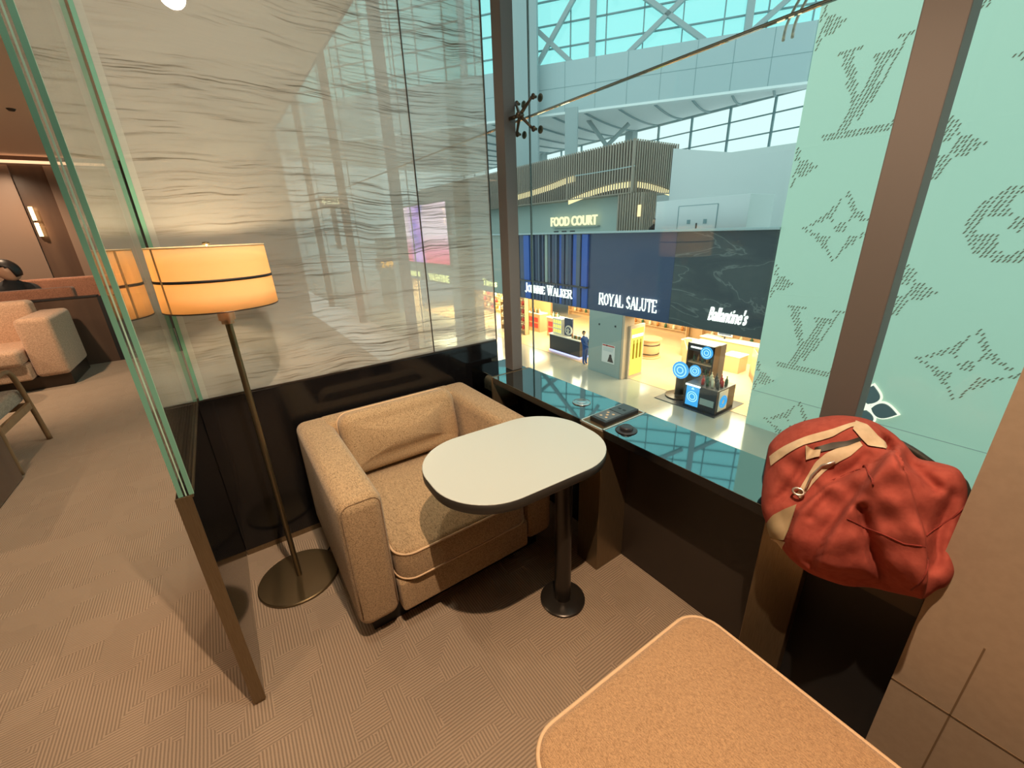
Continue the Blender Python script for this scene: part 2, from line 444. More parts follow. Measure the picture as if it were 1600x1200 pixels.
# spider fittings holding the glass corners
def spider(yc, zc, label, post_y):
    t = thing('glass_clamp', label, 'fitting', (1.30, yc, zc))
    MB().lathe([(.0001,-.016),(.011,-.016),(.014,-.006),(.014,.006),(.011,.016),(.0001,.016)], n=16, mtx=Matrix.Translation((1.30,yc,zc)) @ Matrix.Rotation(PI/2,4,'Y')).done('hub', 'steel', t)
    MB().cyl((1.30,yc,zc), (1.285,post_y,zc-.004), .008, 10).done('stub', 'steel', t)
    for sy in (-1, 1):
        for sz in (-1, 1):
            p = V(1.325, yc+sy*.062, zc+sz*.062)
            arm = MB().tube([V(1.30,yc,zc)+ (p-V(1.30,yc,zc))*q for q in (0,.3,.7,1)], [.0085,.0075,.0062,.006], 8).done('arm', 'steel', t)
            rot = Matrix.Rotation(PI/2, 4, 'Y')
            MB().lathe([(.0001,0),(.0115,.001),(.0125,.006),(.009,.012),(.006,.014),(.006,.022),(.0001,.022)], n=16, mtx=Matrix.Translation(p) @ rot).done('inner_cap', 'steel', arm)
            MB().lathe([(.0001,0),(.014,0),(.017,.003),(.0165,.007),(.010,.011),(.0001,.012)], n=16, mtx=Matrix.Translation((1.3655,p.y,p.z)) @ rot).done('outer_disc', 'steel', arm)
spider(1.750, 1.938, 'dark four-armed steel glass clamp on the window beside the narrow grey post', 1.81)
g = MB(); 
for dy in (0, .022): g.tube([V(1.39+.02*math.sin(q*2.4), .655+dy-.03*q+.018*math.sin(q*3), 1.90+.10*q) for q in [i/8 for i in range(9)]], .004, 6)
tag(g.done('window_bracket', mat('white_bracket',(.8,.8,.78),.3)), 'small curved white bracket outside the window glass near the top edge', 'bracket')

# ---- window counter
wc = thing('window_counter', 'long black glossy counter running under the tinted window', 'counter', (1.2, .9, 0))
for (a, b) in ((.046, .978), (1.108, 1.785)):
    q_ = MB().box(XF, XG-.006, a, b, ZL-.035, ZL-.002, .002).done('countertop', 'black', wc)
    MB().box(XF, XG-.006, a, b, ZL-.002, ZL).done('top_surface', 'counter', q_)
MB().box(XF+.012, XG-.01, 1.80, YP-.04, ZL-.10, ZL-.002, .003).done('countertop', 'counter', wc)
MB().box(1.262, 1.30, .378, .985, 0, ZL-.036).done('front_panel', 'panel', wc)
MB().box(1.262, 1.30, 1.105, YP-.03, 0, ZL-.10).done('front_panel', 'black', wc)
MB().box(1.235, 1.262, .378, .985, ZL-.062, ZL-.036).done('shadow_rail', 'panel', wc)
MB().box(1.137, 1.16, .0445, .262, 0, ZL-.036).done('niche_shade_panel', 'blackmatt', wc)  # black sheet set near the front stands in for the recess's shade
MB().box(1.115, 1.135, .046, .262, .598, ZL-.036).done('apron', 'panel', wc)
MB().box(XF, 1.335, .262, .375, 0, ZL-.036, .002).done('support_post', 'bronze', wc)
p = MB().box(XF-.005, XG-.006, .982, 1.104, 0, ZL-.006, .002).done('support_post', 'bronze', wc)
MB().box(XF-.004, XG-.008, .984, 1.102, ZL-.006, ZL-.003).done('top_plate', 'bronze', p)
fr = MB(); z0, z1 = ZL-.006, ZL+.002
for a in ((XF-.007, XG-.006, .980, .986), (XF-.007, XG-.006, 1.100, 1.106), (XF-.007, XF-.001, .980, 1.106), (XG-.012, XG-.006, .980, 1.106)): fr.box(*a, z0, z1)
fr.done('white_rim', mat('pale_metal_rim', (.72,.70,.64), .25, metal=.6), p)
MB().box(1.098, XG-.006, 1.786, 1.80, ZL-.20, ZL, .001).done('end_cap', 'bronze', wc)
# outlet
ot = thing('power_outlet', 'black twin power socket block set in the bronze post on the counter', 'outlet', (1.23, 1.045, ZL))
MB().box(1.128, 1.335, 1.002, 1.085, ZL-.006, ZL+.016, .003).done('housing', mat('outlet_black', (.02,.02,.022), .35), ot)
MB().box(1.142, 1.232, 1.008, 1.079, ZL+.0155, ZL+.0175, .001).done('socket_plate', mat('socket_grey', (.10,.11,.12), .3), ot)
MB().box(1.237, 1.326, 1.008, 1.079, ZL+.0155, ZL+.0175, .001).done('port_plate', mat('port_grey', (.05,.055,.06), .3), ot)
hs = MB()
for (x, y) in ((1.165,1.03),(1.165,1.058),(1.208,1.03),(1.208,1.058),(1.187,1.044)):
    hs.cyl((x,y,ZL+.017),(x,y,ZL+.0182), .006, 10)
hs.done('socket_holes', 'cream', ot); 
us = MB()
for y in (1.03, 1.055): us.box(1.27, 1.28, y-.007, y+.007, ZL+.017, ZL+.0182)
us.done('usb_ports', 'blackmatt', ot)
def grommet(x, y, label, m, h):
    t = thing('cable_grommet', label, 'cable cover', (x, y, ZL))
    MB().lathe([(.0001,0),(.040,0),(.042,.002),(.040,.004),(.030,.005),(.0001,.005)], (x,y,ZL), 32).done('flange', m, t)
    MB().lathe([(.0001,.004),(.024,.004),(.0255,.006),(.0245,.004+h),(.022,.006+h),(.0001,.006+h)], (x,y,ZL), 32).done('cap', m, t)
grommet(1.165, .925, 'round black raised cable cap in front of the twin power socket', 'dark', .012)
grommet(1.225, 1.232, 'round silver flush cable cover between the power socket and the window post', mat('chrome_ring', (.5,.52,.52), .15, metal=.9), .001)

# ---- booth partitions
bp = thing('glass_partition', 'tall veined glass partition on a black base behind the armchair', 'partition', (.6, YP, 0))
MB().box(-.1875, 1.325, YP, YP+.05, .03, .815, .002).done('base_panel', 'black', bp)
MB().box(-.1875, 1.325, YP+.003, YP+.047, 0, .03).done('floor_shoe', 'bronze', bp)
MB().box(-.1855, 1.325, YP+.004, YP+.046, .8145, .822).done('base_cap', 'bronze_dk', bp)
MB().box(-.145, .9045, YP+.012, YP+.014, .822, 2.70).done('glass_pane', 'film', bp)
MB().box(.9085, 1.325, YP+.012, YP+.014, .822, 2.70).done('glass_pane', 'film', bp)
MB().box(.9045, .9085, YP+.008, YP+.018, .822, 2.70).done('pane_joint', 'bronze_dk', bp)
MB().box(1.325, 1.328, YP+.006, YP+.020, .822, 2.70).done('edge_strip', 'seal', bp)
e = MB()
for y in (YP+.004, YP+.016): e.box(-.178, -.165, y, y+.009, .822, 2.70)
e.done('corner_edge', 'edge', bp)
MB().box(-.165, -.145, YP+.010, YP+.016, .822, 2.70).done('clear_margin', 'margin', bp)
wp = thing('glass_partition', 'clear double glass wing partition with green edge beside the floor lamp', 'partition', (-.205, 1.65, 0))
MB().box(-.223, -.188, 1.256, YP+.05, .03, .818, .0015).done('base_panel', 'black', wp)
MB().box(-.220, -.191, 1.258, YP+.04, 0, .03).done('floor_shoe', 'bronze', wp)
MB().box(-.2235, -.1875, 1.2535, 1.257, .012, .8195).done('end_cap', 'bronze', wp)
MB().box(-.1880, -.1840, 1.256, YP, .812, .8215).done('base_trim', 'bronze', wp)
for x in (-.209, -.1865):
    MB().box(x-.0045, x+.0045, 1.2565, YP+.02, .822, 2.70).done('glass_pane', 'clear', wp)
    MB().box(x-.0052, x+.0052, 1.2545, 1.2565, .822, 2.70).done('edge_strip', 'edge', wp)
MB().box(-.1995, -.1965, 1.2545, 1.2565, .822, 2.70).done('interlayer', 'edge_l', wp)
MB().box(-.1815, -.1808, 1.2545, 1.258, .822, 2.70).done('edge_line', 'edge_l', wp)

# ---- floor lamp
lx, ly = -.002, 1.765
fl = thing('floor_lamp', 'brass floor lamp with lit cream drum shade beside the armchair', 'lamp', (lx, ly, 0))
MB().lathe([(.0001,0),(.163,0),(.168,.003),(.168,.010),(.164,.014),(.03,.017),(.0001,.017)], (lx,ly,0), 64).done('base', 'lampmetal', fl, angle=40)
MB().lathe([(.0001,.016),(.011,.016),(.011,1.19),(.0001,1.19)], (lx,ly,0), 20).done('pole', 'lampmetal', fl, angle=40)
MB().lathe([(.0001,1.175),(.020,1.175),(.020,1.187),(.026,1.188),(.026,1.228),(.012,1.232),(.012,1.26),(.0001,1.26)], (lx,ly,0), 24).done('socket', mat('copper_socket',(.45,.27,.17),.35,metal=.7), fl, angle=40)
def shade_mat():
    m = bpy.data.materials.new('lamp_shade_linen'); m.use_nodes = True; k = NT(m); k.t.nodes.remove(k.b)
    d = k.n('ShaderNodeBsdfDiffuse'); d.inputs[0].default_value = (.88,.72,.50,1)
    tl = k.n('ShaderNodeBsdfTranslucent'); tl.inputs[0].default_value = (.95,.70,.40,1)
    ms = k.n('ShaderNodeMixShader'); ms.inputs[0].default_value = .6
    k.l(d.outputs[0], ms.inputs[1]); k.l(tl.outputs[0], ms.inputs[2]); k.l(ms.outputs[0], k.t.nodes['Material Output'].inputs[0]); return m
M['shade'] = shade_mat()
s0, s1, sr0, sr1 = 1.236, 1.436, .170, .166
sh = MB().loft([[V(lx+r*math.cos(2*PI*i/72), ly+r*math.sin(2*PI*i/72), z) for i in range(72)] for r, z in ((sr0,s0),(sr0-.001,s0+.05),(sr1+.001,s1-.05),(sr1,s1),(sr1-.0025,s1),(sr1-.0015,s1-.05),(sr0-.0035,s0+.05),(sr0-.0025,s0))], closed=True).done('lamp_shade', 'shade', fl)
def hoop(r, z0, z1, name, m, par, t=.0012):
    MB().loft([[V(lx+q*math.cos(2*PI*i/72), ly+q*math.sin(2*PI*i/72), z) for i in range(72)] for q, z in ((r,z0),(r+t,z0),(r+t,z1),(r,z1))], closed=True).done(name, m, par)
hoop(.1685, 1.330, 1.3385, 'shade_band', 'blackmatt', sh)
hoop(sr1, s1-.003, s1+.001, 'shade_rim', mat('shade_rim', (.8,.62,.38), .6), sh, .001)
hoop(sr0, s0-.001, s0+.003, 'shade_rim', 'bronze_dk', sh, .001)
an = math.radians(-145)
sm = MB(); 
for k_ in range(1): sm.prism([V(lx+.1702*math.cos(a), ly+.1702*math.sin(a), z) for a, z in ((an-.025,s0+.002),(an+.025,s0+.002),(an+.025,s1-.003),(an-.025,s1-.003))], (.0006*math.cos(an), .0006*math.sin(an), 0))
sm.done('shade_seam', mat('shade_seam', (.45,.30,.13), .8), sh)
MB().lathe([(.0001,s1-.01),(.004,s1-.01),(.004,s1+.004),(.012,s1+.006),(.010,s1+.012),(.0001,s1+.014)], (lx,ly,0), 16).done('finial', 'lampmetal', fl)
sp = MB()
for a in (0, 2*PI/3, 4*PI/3): sp.cyl((lx,ly,s1-.012), (lx+sr1*.985*math.cos(a), ly+sr1*.985*math.sin(a), s1-.006), .002, 6)
sp.done('shade_spokes', 'lampmetal', fl)
MB().lathe([(.0001,1.25),(.013,1.255),(.016,1.28),(.028,1.305),(.030,1.325),(.022,1.348),(.0001,1.358)], (lx,ly,0), 20).done('bulb', emat('bulb_glow',(1,.62,.28),6), fl)
MB().tube([V(.14,1.86,.006), V(.19,1.93,.006), V(.215,2.0,.006), V(.215,2.06,.05)], .0035, 6).done('power_cord', 'blackmatt', fl)

# ---- armchair
AX0, AX1, AY0, AY1, AZ = .140, 1.045, 1.222, 2.045, .637
ac = thing('armchair', 'square oatmeal tweed armchair in the booth with back cushion', 'armchair', ((AX0+AX1)/2, 1.63, 0))
def soft_box(x0, x1, y0, y1, z0, z1, r, name, par, m='fab', wob=.004):
    b = MB(); b.box(x0, x1, y0, y1, z0, z1, r, 5)
    return b.done(name, m, par, angle=60)
aw = .152
for x in (AX0, AX1-aw):
    a_ = soft_box(x, x+aw, AY0, AY1, .092, AZ, .042, 'arm', ac)
    s_ = MB()       # seam round the front face
    g_ = .0115
    pts = [V(x+g_, AY0+g_, z) for z in (.14,.3,.45,.55)] + [V(x+g_+.03*(1-math.cos(t)), AY0+g_, AZ-g_-.03+.03*math.sin(t)) for t in (.1,.5,1.0,1.5)] + \
          [V(x+aw-g_-.03*(1-math.cos(t)), AY0+g_, AZ-g_-.03+.03*math.sin(t)) for t in (1.5,1.0,.5,.1)] + [V(x+aw-g_, AY0+g_, z) for z in (.55,.45,.3,.14)]
    s_.tube(pts, .0022, 6).done('seam', fabric('seam_tweed', (.30,.20,.11), (.2,.13,.07)), a_)
soft_box(AX0+.10, AX1-.10, AY1-.145, AY1, .092, AZ-.002, .030, 'back_panel', ac)
sx0, sx1 = AX0+aw+.003, AX1-aw-.003
soft_box(sx0, sx1, AY0-.012, AY1-.12, .092, .235, .014, 'seat_base', ac)
MB().box(AX0+.05, AX1-.05, AY0+.07, AY1-.05, 0, .095).done('plinth', 'blackmatt', ac)
def cushion(name, w, d, r, h, edge, crown, bc, mtx, m, par, pipes=True, pr=.0042, wr=None, rings=8):
    b = MB(); b.loft(slab_rings(w, d, r, h, edge, crown, 7, bc, rings))
    if wr:
        for v in b.bm.verts: wr(v)
    bmesh.ops.transform(b.bm, matrix=mtx, verts=b.bm.verts)
    o = b.done(name, m, par, smooth=True)
    if pipes:
        for z in ((edge*.55, h-edge*.55) if pipes is True else (edge*.55,)):
            MB().tube([mtx @ V(x, y, z) for x, y in rrect(0, 0, w-.002, d-.002, r, 8)], pr, 8, closed=True).done('piping', 'pipe', o)
    return o
cw = sx1-sx0-.004
cd = 1.86-(AY0-.03)
T = Matrix.Translation
cushion('seat_cushion', cw, cd, .07, .137, .022, .026, .0, T(((sx0+sx1)/2, (AY0-.03)+cd/2, .236)), 'fab', ac)
def wrinkle(v):        # slumped back cushion: soft creases low on the face
    x, y = v.co.x, v.co.y
    if v.co.z > .05:
        g = math.exp(-((y+.055+.10*(x/.3)**2*(1 if x < 0 else .6))/.014)**2)*.010 + math.exp(-((y+.10-.05*(x/.3))/.012)**2)*.007
        v.co.z -= g*(1-.3*abs(x)/.3)
Mb = T(((sx0+sx1)/2-.004, 1.905, .372+.150)) @ Matrix.Rotation(math.radians(90-13), 4, 'X')
cushion('back_cushion', cw-.016, .295, .055, .125, .045, .040, .0, Mb, 'fab', ac, pipes='back', pr=.003, wr=wrinkle, rings=16)

# ---- side table
tc = V(.718, 1.035, .72)
tt = thing('side_table', 'white topped pedestal side table with rounded ends in front of the armchair', 'table', (.868, .945, 0))
ang = math.radians(-2.5)
MT = T(tc) @ Matrix.Rotation(ang, 4, 'Z')
top = MB().loft([[MT @ p for p in ring_at(.648, .458, .20, ins, z, 14)] for ins, z in ((.004,-.0012),(.0015,-.0012),(.0005,-.0004),(.002,.0008),(.004,.001))]).done('tabletop', 'tabletop', tt)
MB().loft([[MT @ p for p in ring_at(.648, .458, .20, ins, z, 14)] for ins, z in ((.004,-.034),(.001,-.033),(.0,-.030),(.0,-.0018),(.003,-.0012))]).done('edge_band', 'tableedge', top)
px_, py_ = .872, .958
MB().lathe([(.0001,0),(.088,0),(.092,.004),(.092,.010),(.086,.014),(.04,.016),(.0001,.016)], (px_,py_,0), 48).done('base', 'pedestal', tt, angle=40)
MB().lathe([(.0001,.015),(.033,.015),(.033,.672),(.0001,.672)], (px_,py_,0), 32).done('pole', 'pedestal', tt, angle=40)
MB().box(px_-.12, px_+.10, py_-.06, py_+.07, .672, .686, .004).done('mounting_plate', 'pedestal', tt)

# ---- foreground seat
fs = thing('lounge_seat', 'warm tan tweed seat with piped rounded cushion nearest the camera', 'seat', (.6, .13, 0))
fw, fd = .598, .74
fcx, fcy = .592, .445-fd/2
cushion('seat_cushion', fw, fd, .075, .12, .022, .016, 0, T((fcx, fcy, .308)) @ Matrix.Rotation(math.radians(-2), 4, 'Z'), 'fab_fore', fs, pr=.0055)
b = MB(); b.box(fcx-fw/2+.02, fcx+fw/2-.02, fcy-fd/2+.02, fcy+fd/2-.025, .17, .312, .015, 3); b.done('seat_base', 'fab_fore', fs, angle=60)
for sx in (-1, 1):
    for sy in (-1, 1):
        x, y = fcx+sx*(fw/2-.07), fcy+sy*(fd/2-.08)
        MB().cyl((x,y,0), (x,y,.172), .014, 12, .018).done('leg', 'blackmatt', fs)

# ---- red jacket over a dark bag on the counter
NJ = V(-.80, -.17, .52).normalized()
UJ = V(0,0,1).cross(NJ).normalized()          # along +... to the right in the picture
VJ = NJ.cross(UJ).normalized()
CJ = at_plane(1356, 786, (1.105, .22, .80), NJ)
def jp(u, v): 
    p = at_plane(u, v, CJ, NJ)-CJ
    return (p.dot(UJ), p.dot(VJ))
out_px = [(1200,706),(1203,694),(1222,675),(1250,661),(1290,652),(1325,651),(1360,658),(1392,676),(1410,692),(1432,716),(1462,723),(1492,732),(1505,748),(1510,770),(1506,800),(1490,850),(1488,870),(1490,895),(1478,915),(1462,922),(1442,935),(1425,932),(1395,926),(1360,918),(1325,916),(1296,908),(1262,894),(1235,873),(1218,852),(1203,836),(1197,818),(1190,795),(1190,770),(1194,740),(1197,722)]
poly = [jp(*p) for p in out_px]
def catmull(pts, k, closed=True):
    n = len(pts); o = []
    for i in range(n if closed else n-1):
        p0, p1, p2, p3 = [Vector(pts[j % n] if closed else pts[min(max(j,0),n-1)]) for j in (i-1, i, i+1, i+2)]
        for q in range(k):
            t = q/k
            o.append(.5*((2*p1)+(p2-p0)*t+(2*p0-5*p1+4*p2-p3)*t*t+(3*p1-p0-3*p2+p3)*t*t*t))
    if not closed: o.append(Vector(pts[-1]))
    return o
outl = [Vector((p[0], p[1])) for p in catmull([V(a, b, 0) for a, b in poly], 4)]
JD = .135
def seg_d(p, a, b):
    ab = b-a; t = max(0, min(1, (p-a).dot(ab)/ab.length_squared)); q = a+ab*t
    side = ab.x*(p.y-a.y)-ab.y*(p.x-a.x)
    return (p-q).length, side, t
creases = [  # polyline (pixels), kind: step (one side rides over the other) or groove / ridge; amplitude, width
 ([(1404,694),(1372,727),(1345,765),(1318,800),(1292,838),(1274,880)], 'step', .020, .010),
 ([(1398,750),(1412,790),(1424,820),(1432,865),(1438,925)], 'step', -.030, .012),
 ([(1338,800),(1350,842),(1362,872),(1385,915)], 'groove', .016, .012),
 ([(1385,690),(1384,720),(1392,748)], 'groove', .012, .006),
 ([(1404,700),(1420,735),(1450,765)], 'groove', .012, .012),
 ([(1395,740),(1425,765),(1462,770)], 'ridge', .012, .016),
 ([(1270,712),(1235,770),(1204,792)], 'groove', .007, .008),
 ([(1255,705),(1230,740),(1215,770)], 'ridge', .006, .010),
 ([(1340,741),(1290,765),(1250,800),(1230,850)], 'step', .014, .010),
 ([(1265,880),(1310,895),(1370,910)], 'groove', .008, .012),
 ([(1440,840),(1450,880),(1440,920)], 'ridge', .014, .014),
 ([(1350,720),(1300,770),(1270,810)], 'groove', .006, .010),
 ([(1480,780),(1460,830),(1452,880)], 'groove', .010, .016),
 ([(1310,835),(1300,870),(1306,905)], 'ridge', .008, .016),
]
creases = [([Vector(jp(*p)) for p in pl], k_, a_, w_) for pl, k_, a_, w_ in creases]
def inside_s(p):
    """radial parameter 0 centre .. 1 outline"""
    a = math.atan2(p.y, p.x); best = None
    n = len(outl)
    for i in range(n):
        q0, q1 = outl[i], outl[(i+1) % n]
        den = (q1.x-q0.x)*p.y-(q1.y-q0.y)*p.x
        if abs(den) < 1e-12: continue
        t = (q0.y*p.x-q0.x*p.y)/den
        if -1e-6 <= t <= 1+1e-6:
            h = q0+(q1-q0)*t; d = h.dot(p)
            if d > 0:
                return p.length/h.length
    return 1
def fold(p):
    h = 0
    for pl, kind, amp, w in creases:
        best = None
        for a, b in zip(pl, pl[1:]):
            d, sd, t = seg_d(p, a, b)
            if best is None or d < best[0]: best = (d, sd)
        d, sd = best
        if kind == 'groove': h -= 2.1*amp*math.exp(-(d/w)**2)
        elif kind == 'ridge': h += amp*math.exp(-(d/(w*1.6))**2)
        else:
            s_ = 1 if sd > 0 else -1
            h += 1.7*amp*math.tanh(s_*d/(w*.35))*math.exp(-(d/(w*6))**2)
    return h
def jdepth(p, s=None):
    s = inside_s(p) if s is None else s
    s = min(s, 1)
    e = (1-s**3.2)**.55 if s < 1 else 0
    wr_ = .0035*math.sin(p.x*70+p.y*55+2*math.sin(p.y*30))+.003*math.sin(p.x*40-p.y*95+1.5*math.sin(p.x*25))
    return JD*e*(1+.12*math.sin(p.x*17+1)*math.cos(p.y*14)) + wr_*e + fold(p)*min(1, (1-s)*5)
def jworld(p, d): return CJ+UJ*p.x+VJ*p.y+NJ*d
def jacket():
    b = MB(); NR = 46; n = len(outl)
    c0 = b.bm.verts.new(jworld(Vector((0,0)), jdepth(Vector((1e-6,0)), 0)))
    rings = []
    for r in range(1, NR+1):
        s = 1-(1-r/NR)**1.25
        rings.append([b.bm.verts.new(jworld(o*s, jdepth(o*s, s))) for o in outl])
    for s, d in ((.97,-.02),(.85,-.035),(.6,-.045),(.3,-.05)):
        rings.append([b.bm.verts.new(jworld(o*s, d*(1 if o.y > -.08 else .25))) for o in outl])
    for i in range(n): b.bm.faces.new((c0, rings[0][i], rings[0][(i+1) % n]))
    for ra, rb in zip(rings, rings[1:]):
        for i in range(n): b.bm.faces.new((ra[i], rb[i], rb[(i+1) % n], ra[(i+1) % n]))
    b.bm.faces.new(list(reversed(rings[-1])))
    return b
jk = jacket().done('jacket', 'red', None, smooth=True)
tag(jk, 'crumpled red jacket with cream trim bundled on the counter against the tile pier', 'jacket')
def patch(px, name, m, off=.004, sub=6):
    """a flat piece of cloth lying on the bundle: outline in the sheet, thickness 3 mm"""
    pts = [Vector(jp(*p)) for p in px]; b = MB()
    h = len(pts)//2; A_, B_ = pts[:h], list(reversed(pts[h:]))
    def samp(L, t):
        f = t*(len(L)-1); i = min(int(f), len(L)-2); return L[i].lerp(L[i+1], f-i)
    N1, N2 = 26, sub; top_, bot_ = [], []
    for i in range(N1+1):
        p0, p1 = samp(A_, i/N1), samp(B_, i/N1)
        top_.append([jworld(q, jdepth(q)+off) for q in [p0.lerp(p1, j/N2) for j in range(N2+1)]])
        bot_.append([p-NJ*(off+.006) for p in top_[-1]])
    for rows in (top_, bot_):
        vv = [[b.bm.verts.new(p) for p in r] for r in rows]
        for r0, r1 in zip(vv, vv[1:]):
            for j in range(N2): b.bm.faces.new((r0[j], r0[j+1], r1[j+1], r1[j]))
    bmesh.ops.remove_doubles(b.bm, verts=b.bm.verts, dist=1e-5)
    return b.done(name, m, jk, smooth=True)
patch([(1205,717),(1230,704),(1262,692),(1300,682),(1338,667),(1352,672), (1362,690),(1332,676),(1300,694),(1262,704),(1232,718),(1208,732)], 'hem_band', 'cream')
patch([(1335,666),(1352,672),(1368,690),(1383,702), (1378,710),(1352,706),(1340,694),(1330,682)], 'hem_band', 'cream', .006)
patch([(1338,697),(1318,706),(1292,717),(1276,730),(1262,752),(1248,775), (1254,783),(1272,760),(1290,742),(1304,733),(1326,722),(1344,706)], 'lining', 'cream', .003)
patch([(1262,706),(1274,712),(1284,712),(1282,722), (1262,726),(1262,718),(1262,712),(1262,706)], 'drawcord_tab', 'cream', .006)
patch([(1274,709),(1300,702),(1322,700),(1340,694), (1342,699),(1322,707),(1300,712),(1276,717)], 'pocket_opening', 'bagblack', .004)
patch([(1248,790),(1230,797),(1212,806),(1200,818), (1203,838),(1216,843),(1228,843),(1236,826)], 'cuff', mat('olive_cuff', (.30,.23,.13), .7), .010)
patch([(1204,842),(1214,848),(1222,858), (1230,846),(1222,844),(1212,842)], 'cuff_edge', 'cream', .008, 3)
b = MB(); zp = [Vector(jp(*p)) for p in ((1304,730),(1285,735),(1270,750),(1262,768))]
b.tube([jworld(p, jdepth(p)+.008) for p in zp], .003, 6).done('zipper', 'zip', jk)
p0 = Vector(jp(1251,772)); b = MB(); b.tube([jworld(p0+Vector((.011*math.cos(t), .008*math.sin(t))), jdepth(p0)+.012) for t in [i*2*PI/14 for i in range(14)]], .0028, 6, closed=True); b.done('zip_pull', 'zip', jk)
for pl in ([(1320,812),(1340,822),(1370,834),(1396,846),(1430,850)], [(1436,836),(1460,823),(1480,810),(1500,790)], [(1345,735),(1350,752),(1353,775)], [(1340,742),(1320,746),(1295,758)], [(1432,866),(1424,890),(1410,920)]):
    q = [Vector(jp(*p)) for p in pl]; b = MB()
    pts = [q[i].lerp(q[i+1], t/5) for i in range(len(q)-1) for t in range(5)]
    b.tube([jworld(p, jdepth(p)+.0004) for p in pts], .0016, 5).done('seam', 'seam', jk)
# dark bag underneath / behind
bg = thing('holdall', 'dark olive bag under the red jacket on the counter', 'bag', (1.2, .22, ZL))
b = MB(); rg = slab_rings(.385, .225, .07, .19, .05, .02, 7, 0, 5)
MBg = T((1.228, .240, ZL+.001)) @ Matrix.Rotation(math.radians(90), 4, 'Z')
b.loft([[MBg @ p for p in r] for r in rg]).done('body', 'bagblack', bg, smooth=True)
MB().tube([V(1.30,.12+.2*i/12,.885+.035*math.sin(PI*i/12)) for i in range(13)], .009, 8).done('handle', 'bagblack', bg)
# ================================================================== FAR LOUNGE
sc_ = thing('wall_sconce', 'two-tube warm glowing sconce on the bronze wall behind the seated person', 'wall light', (-2.03, 9.50, 1.8))
MB().box(-2.045, -2.02, 9.47, 9.52, 1.60, 2.03, .003).done('backplate', 'blackmatt', sc_)
for z0, z1 in ((1.61, 1.80), (1.835, 2.02)): MB().cyl((-2.005, 9.45, z0), (-2.005, 9.45, z1), .022, 14).done('tube', 'glow_warm', sc_)
sf = thing('sofa', 'blush upholstered tub sofa left of the glass wing in the far lounge', 'sofa', (-2.6, 6.8, 0))
soft_box(-1.83, -1.555, 6.38, 7.22, .13, .765, .05, 'arm', sf, 'sofa')
soft_box(-3.95, -3.68, 6.38, 7.22, .13, .765, .05, 'arm', sf, 'sofa')
soft_box(-3.70, -1.80, 6.92, 7.16, .30, .90, .05, 'backrest', sf, 'sofa')
soft_box(-3.67, -1.84, 6.22, 6.95, .31, .47, .04, 'seat_cushion', sf, 'sofa')
soft_box(-3.68, -1.83, 6.28, 6.95, .14, .315, .02, 'seat_base', sf, 'sofa')
MB().box(-3.93, -1.575, 6.42, 7.2, 0, .135).done('plinth', 'bronze_dk', sf)
dv = thing('low_divider', 'dark low divider wall between the blush sofa and the banquette behind', 'divider', (-1.6, 7.4, 0))
MB().box(-4.2, -1.30, 7.36, 7.50, 0, .845).done('panel', 'walldark', dv)
MB().box(-4.2, -1.30, 7.35, 7.51, .845, .86).done('cap', 'blackmatt', dv)
bq = thing('banquette', 'terracotta banquette directly behind the blush sofa', 'banquette', (-2.6, 7.7, 0))
soft_box(-4.1, -1.52, 7.52, 7.68, .3, .975, .03, 'backrest', bq, 'sofa2')
soft_box(-4.1, -1.52, 7.68, 8.25, .25, .46, .03, 'seat_cushion', bq, 'sofa2')
MB().box(-4.05, -1.56, 7.56, 8.2, 0, .25).done('plinth', 'blackmatt', bq)
b2 = thing('banquette', 'brown banquette backrest beyond the seated person in black', 'banquette', (-2.2, 8.9, 0))
soft_box(-3.6, -1.05, 8.78, 8.95, .3, 1.03, .03, 'backrest', b2, 'sofa2')
soft_box(-3.6, -1.05, 8.25, 8.80, .25, .45, .03, 'seat_cushion', b2, 'sofa2')
MB().box(-3.55, -1.1, 8.3, 8.9, 0, .25).done('plinth', 'blackmatt', b2)
d2 = MB().box(-1.30, -.25, 7.36, 7.50, 0, .845).done('low_divider', 'blackmatt'); tag(d2, 'black low divider running behind the green glass edge', 'divider')
ch = thing('wooden_armchair', 'walnut framed armchair with grey seat beyond the dark low table', 'armchair', (-1.7, 4.3, 0))
b = MB()
def wleg(pts, r, name): MB().tube(catmull(pts, 5, False), r, 10).done(name, 'wood', ch)
for x in (-1.40, -1.98):
    wleg([V(x,4.60,0), V(x,4.55,.3), V(x,4.50,.52), V(x+.0,4.45,.60), V(x,4.36,.625), V(x,4.1,.62), V(x,3.97,.63)], .017, 'leg')
    wleg([V(x,3.93,0), V(x,3.94,.35), V(x,3.95,.63), V(x,3.93,.80)], .017, 'leg')
    MB().bar((x,4.52,.32), (x,3.94,.32), .022, .05).done('side_rail', 'wood', ch)
for y in (4.52, 3.95): MB().bar((-1.98,y,.32), (-1.40,y,.32), .022, .05).done('cross_rail', 'wood', ch)
soft_box(-1.96, -1.425, 3.98, 4.60, .345, .45, .035, 'seat_cushion', ch, 'seatgrey')
soft_box(-1.95, -1.43, 3.90, 3.98, .45, .85, .03, 'backrest', ch, 'seatgrey')
lt = thing('low_table', 'dark solid low table at the left edge of the aisle', 'table', (-1.9, 3.3, 0))
MB().box(-2.5, -1.37, 2.85, 3.86, .0, .40, .008).done('body', 'walldark', lt)
MB().box(-2.51, -1.36, 2.84, 3.87, .40, .43, .004).done('tabletop', 'blackmatt', lt)

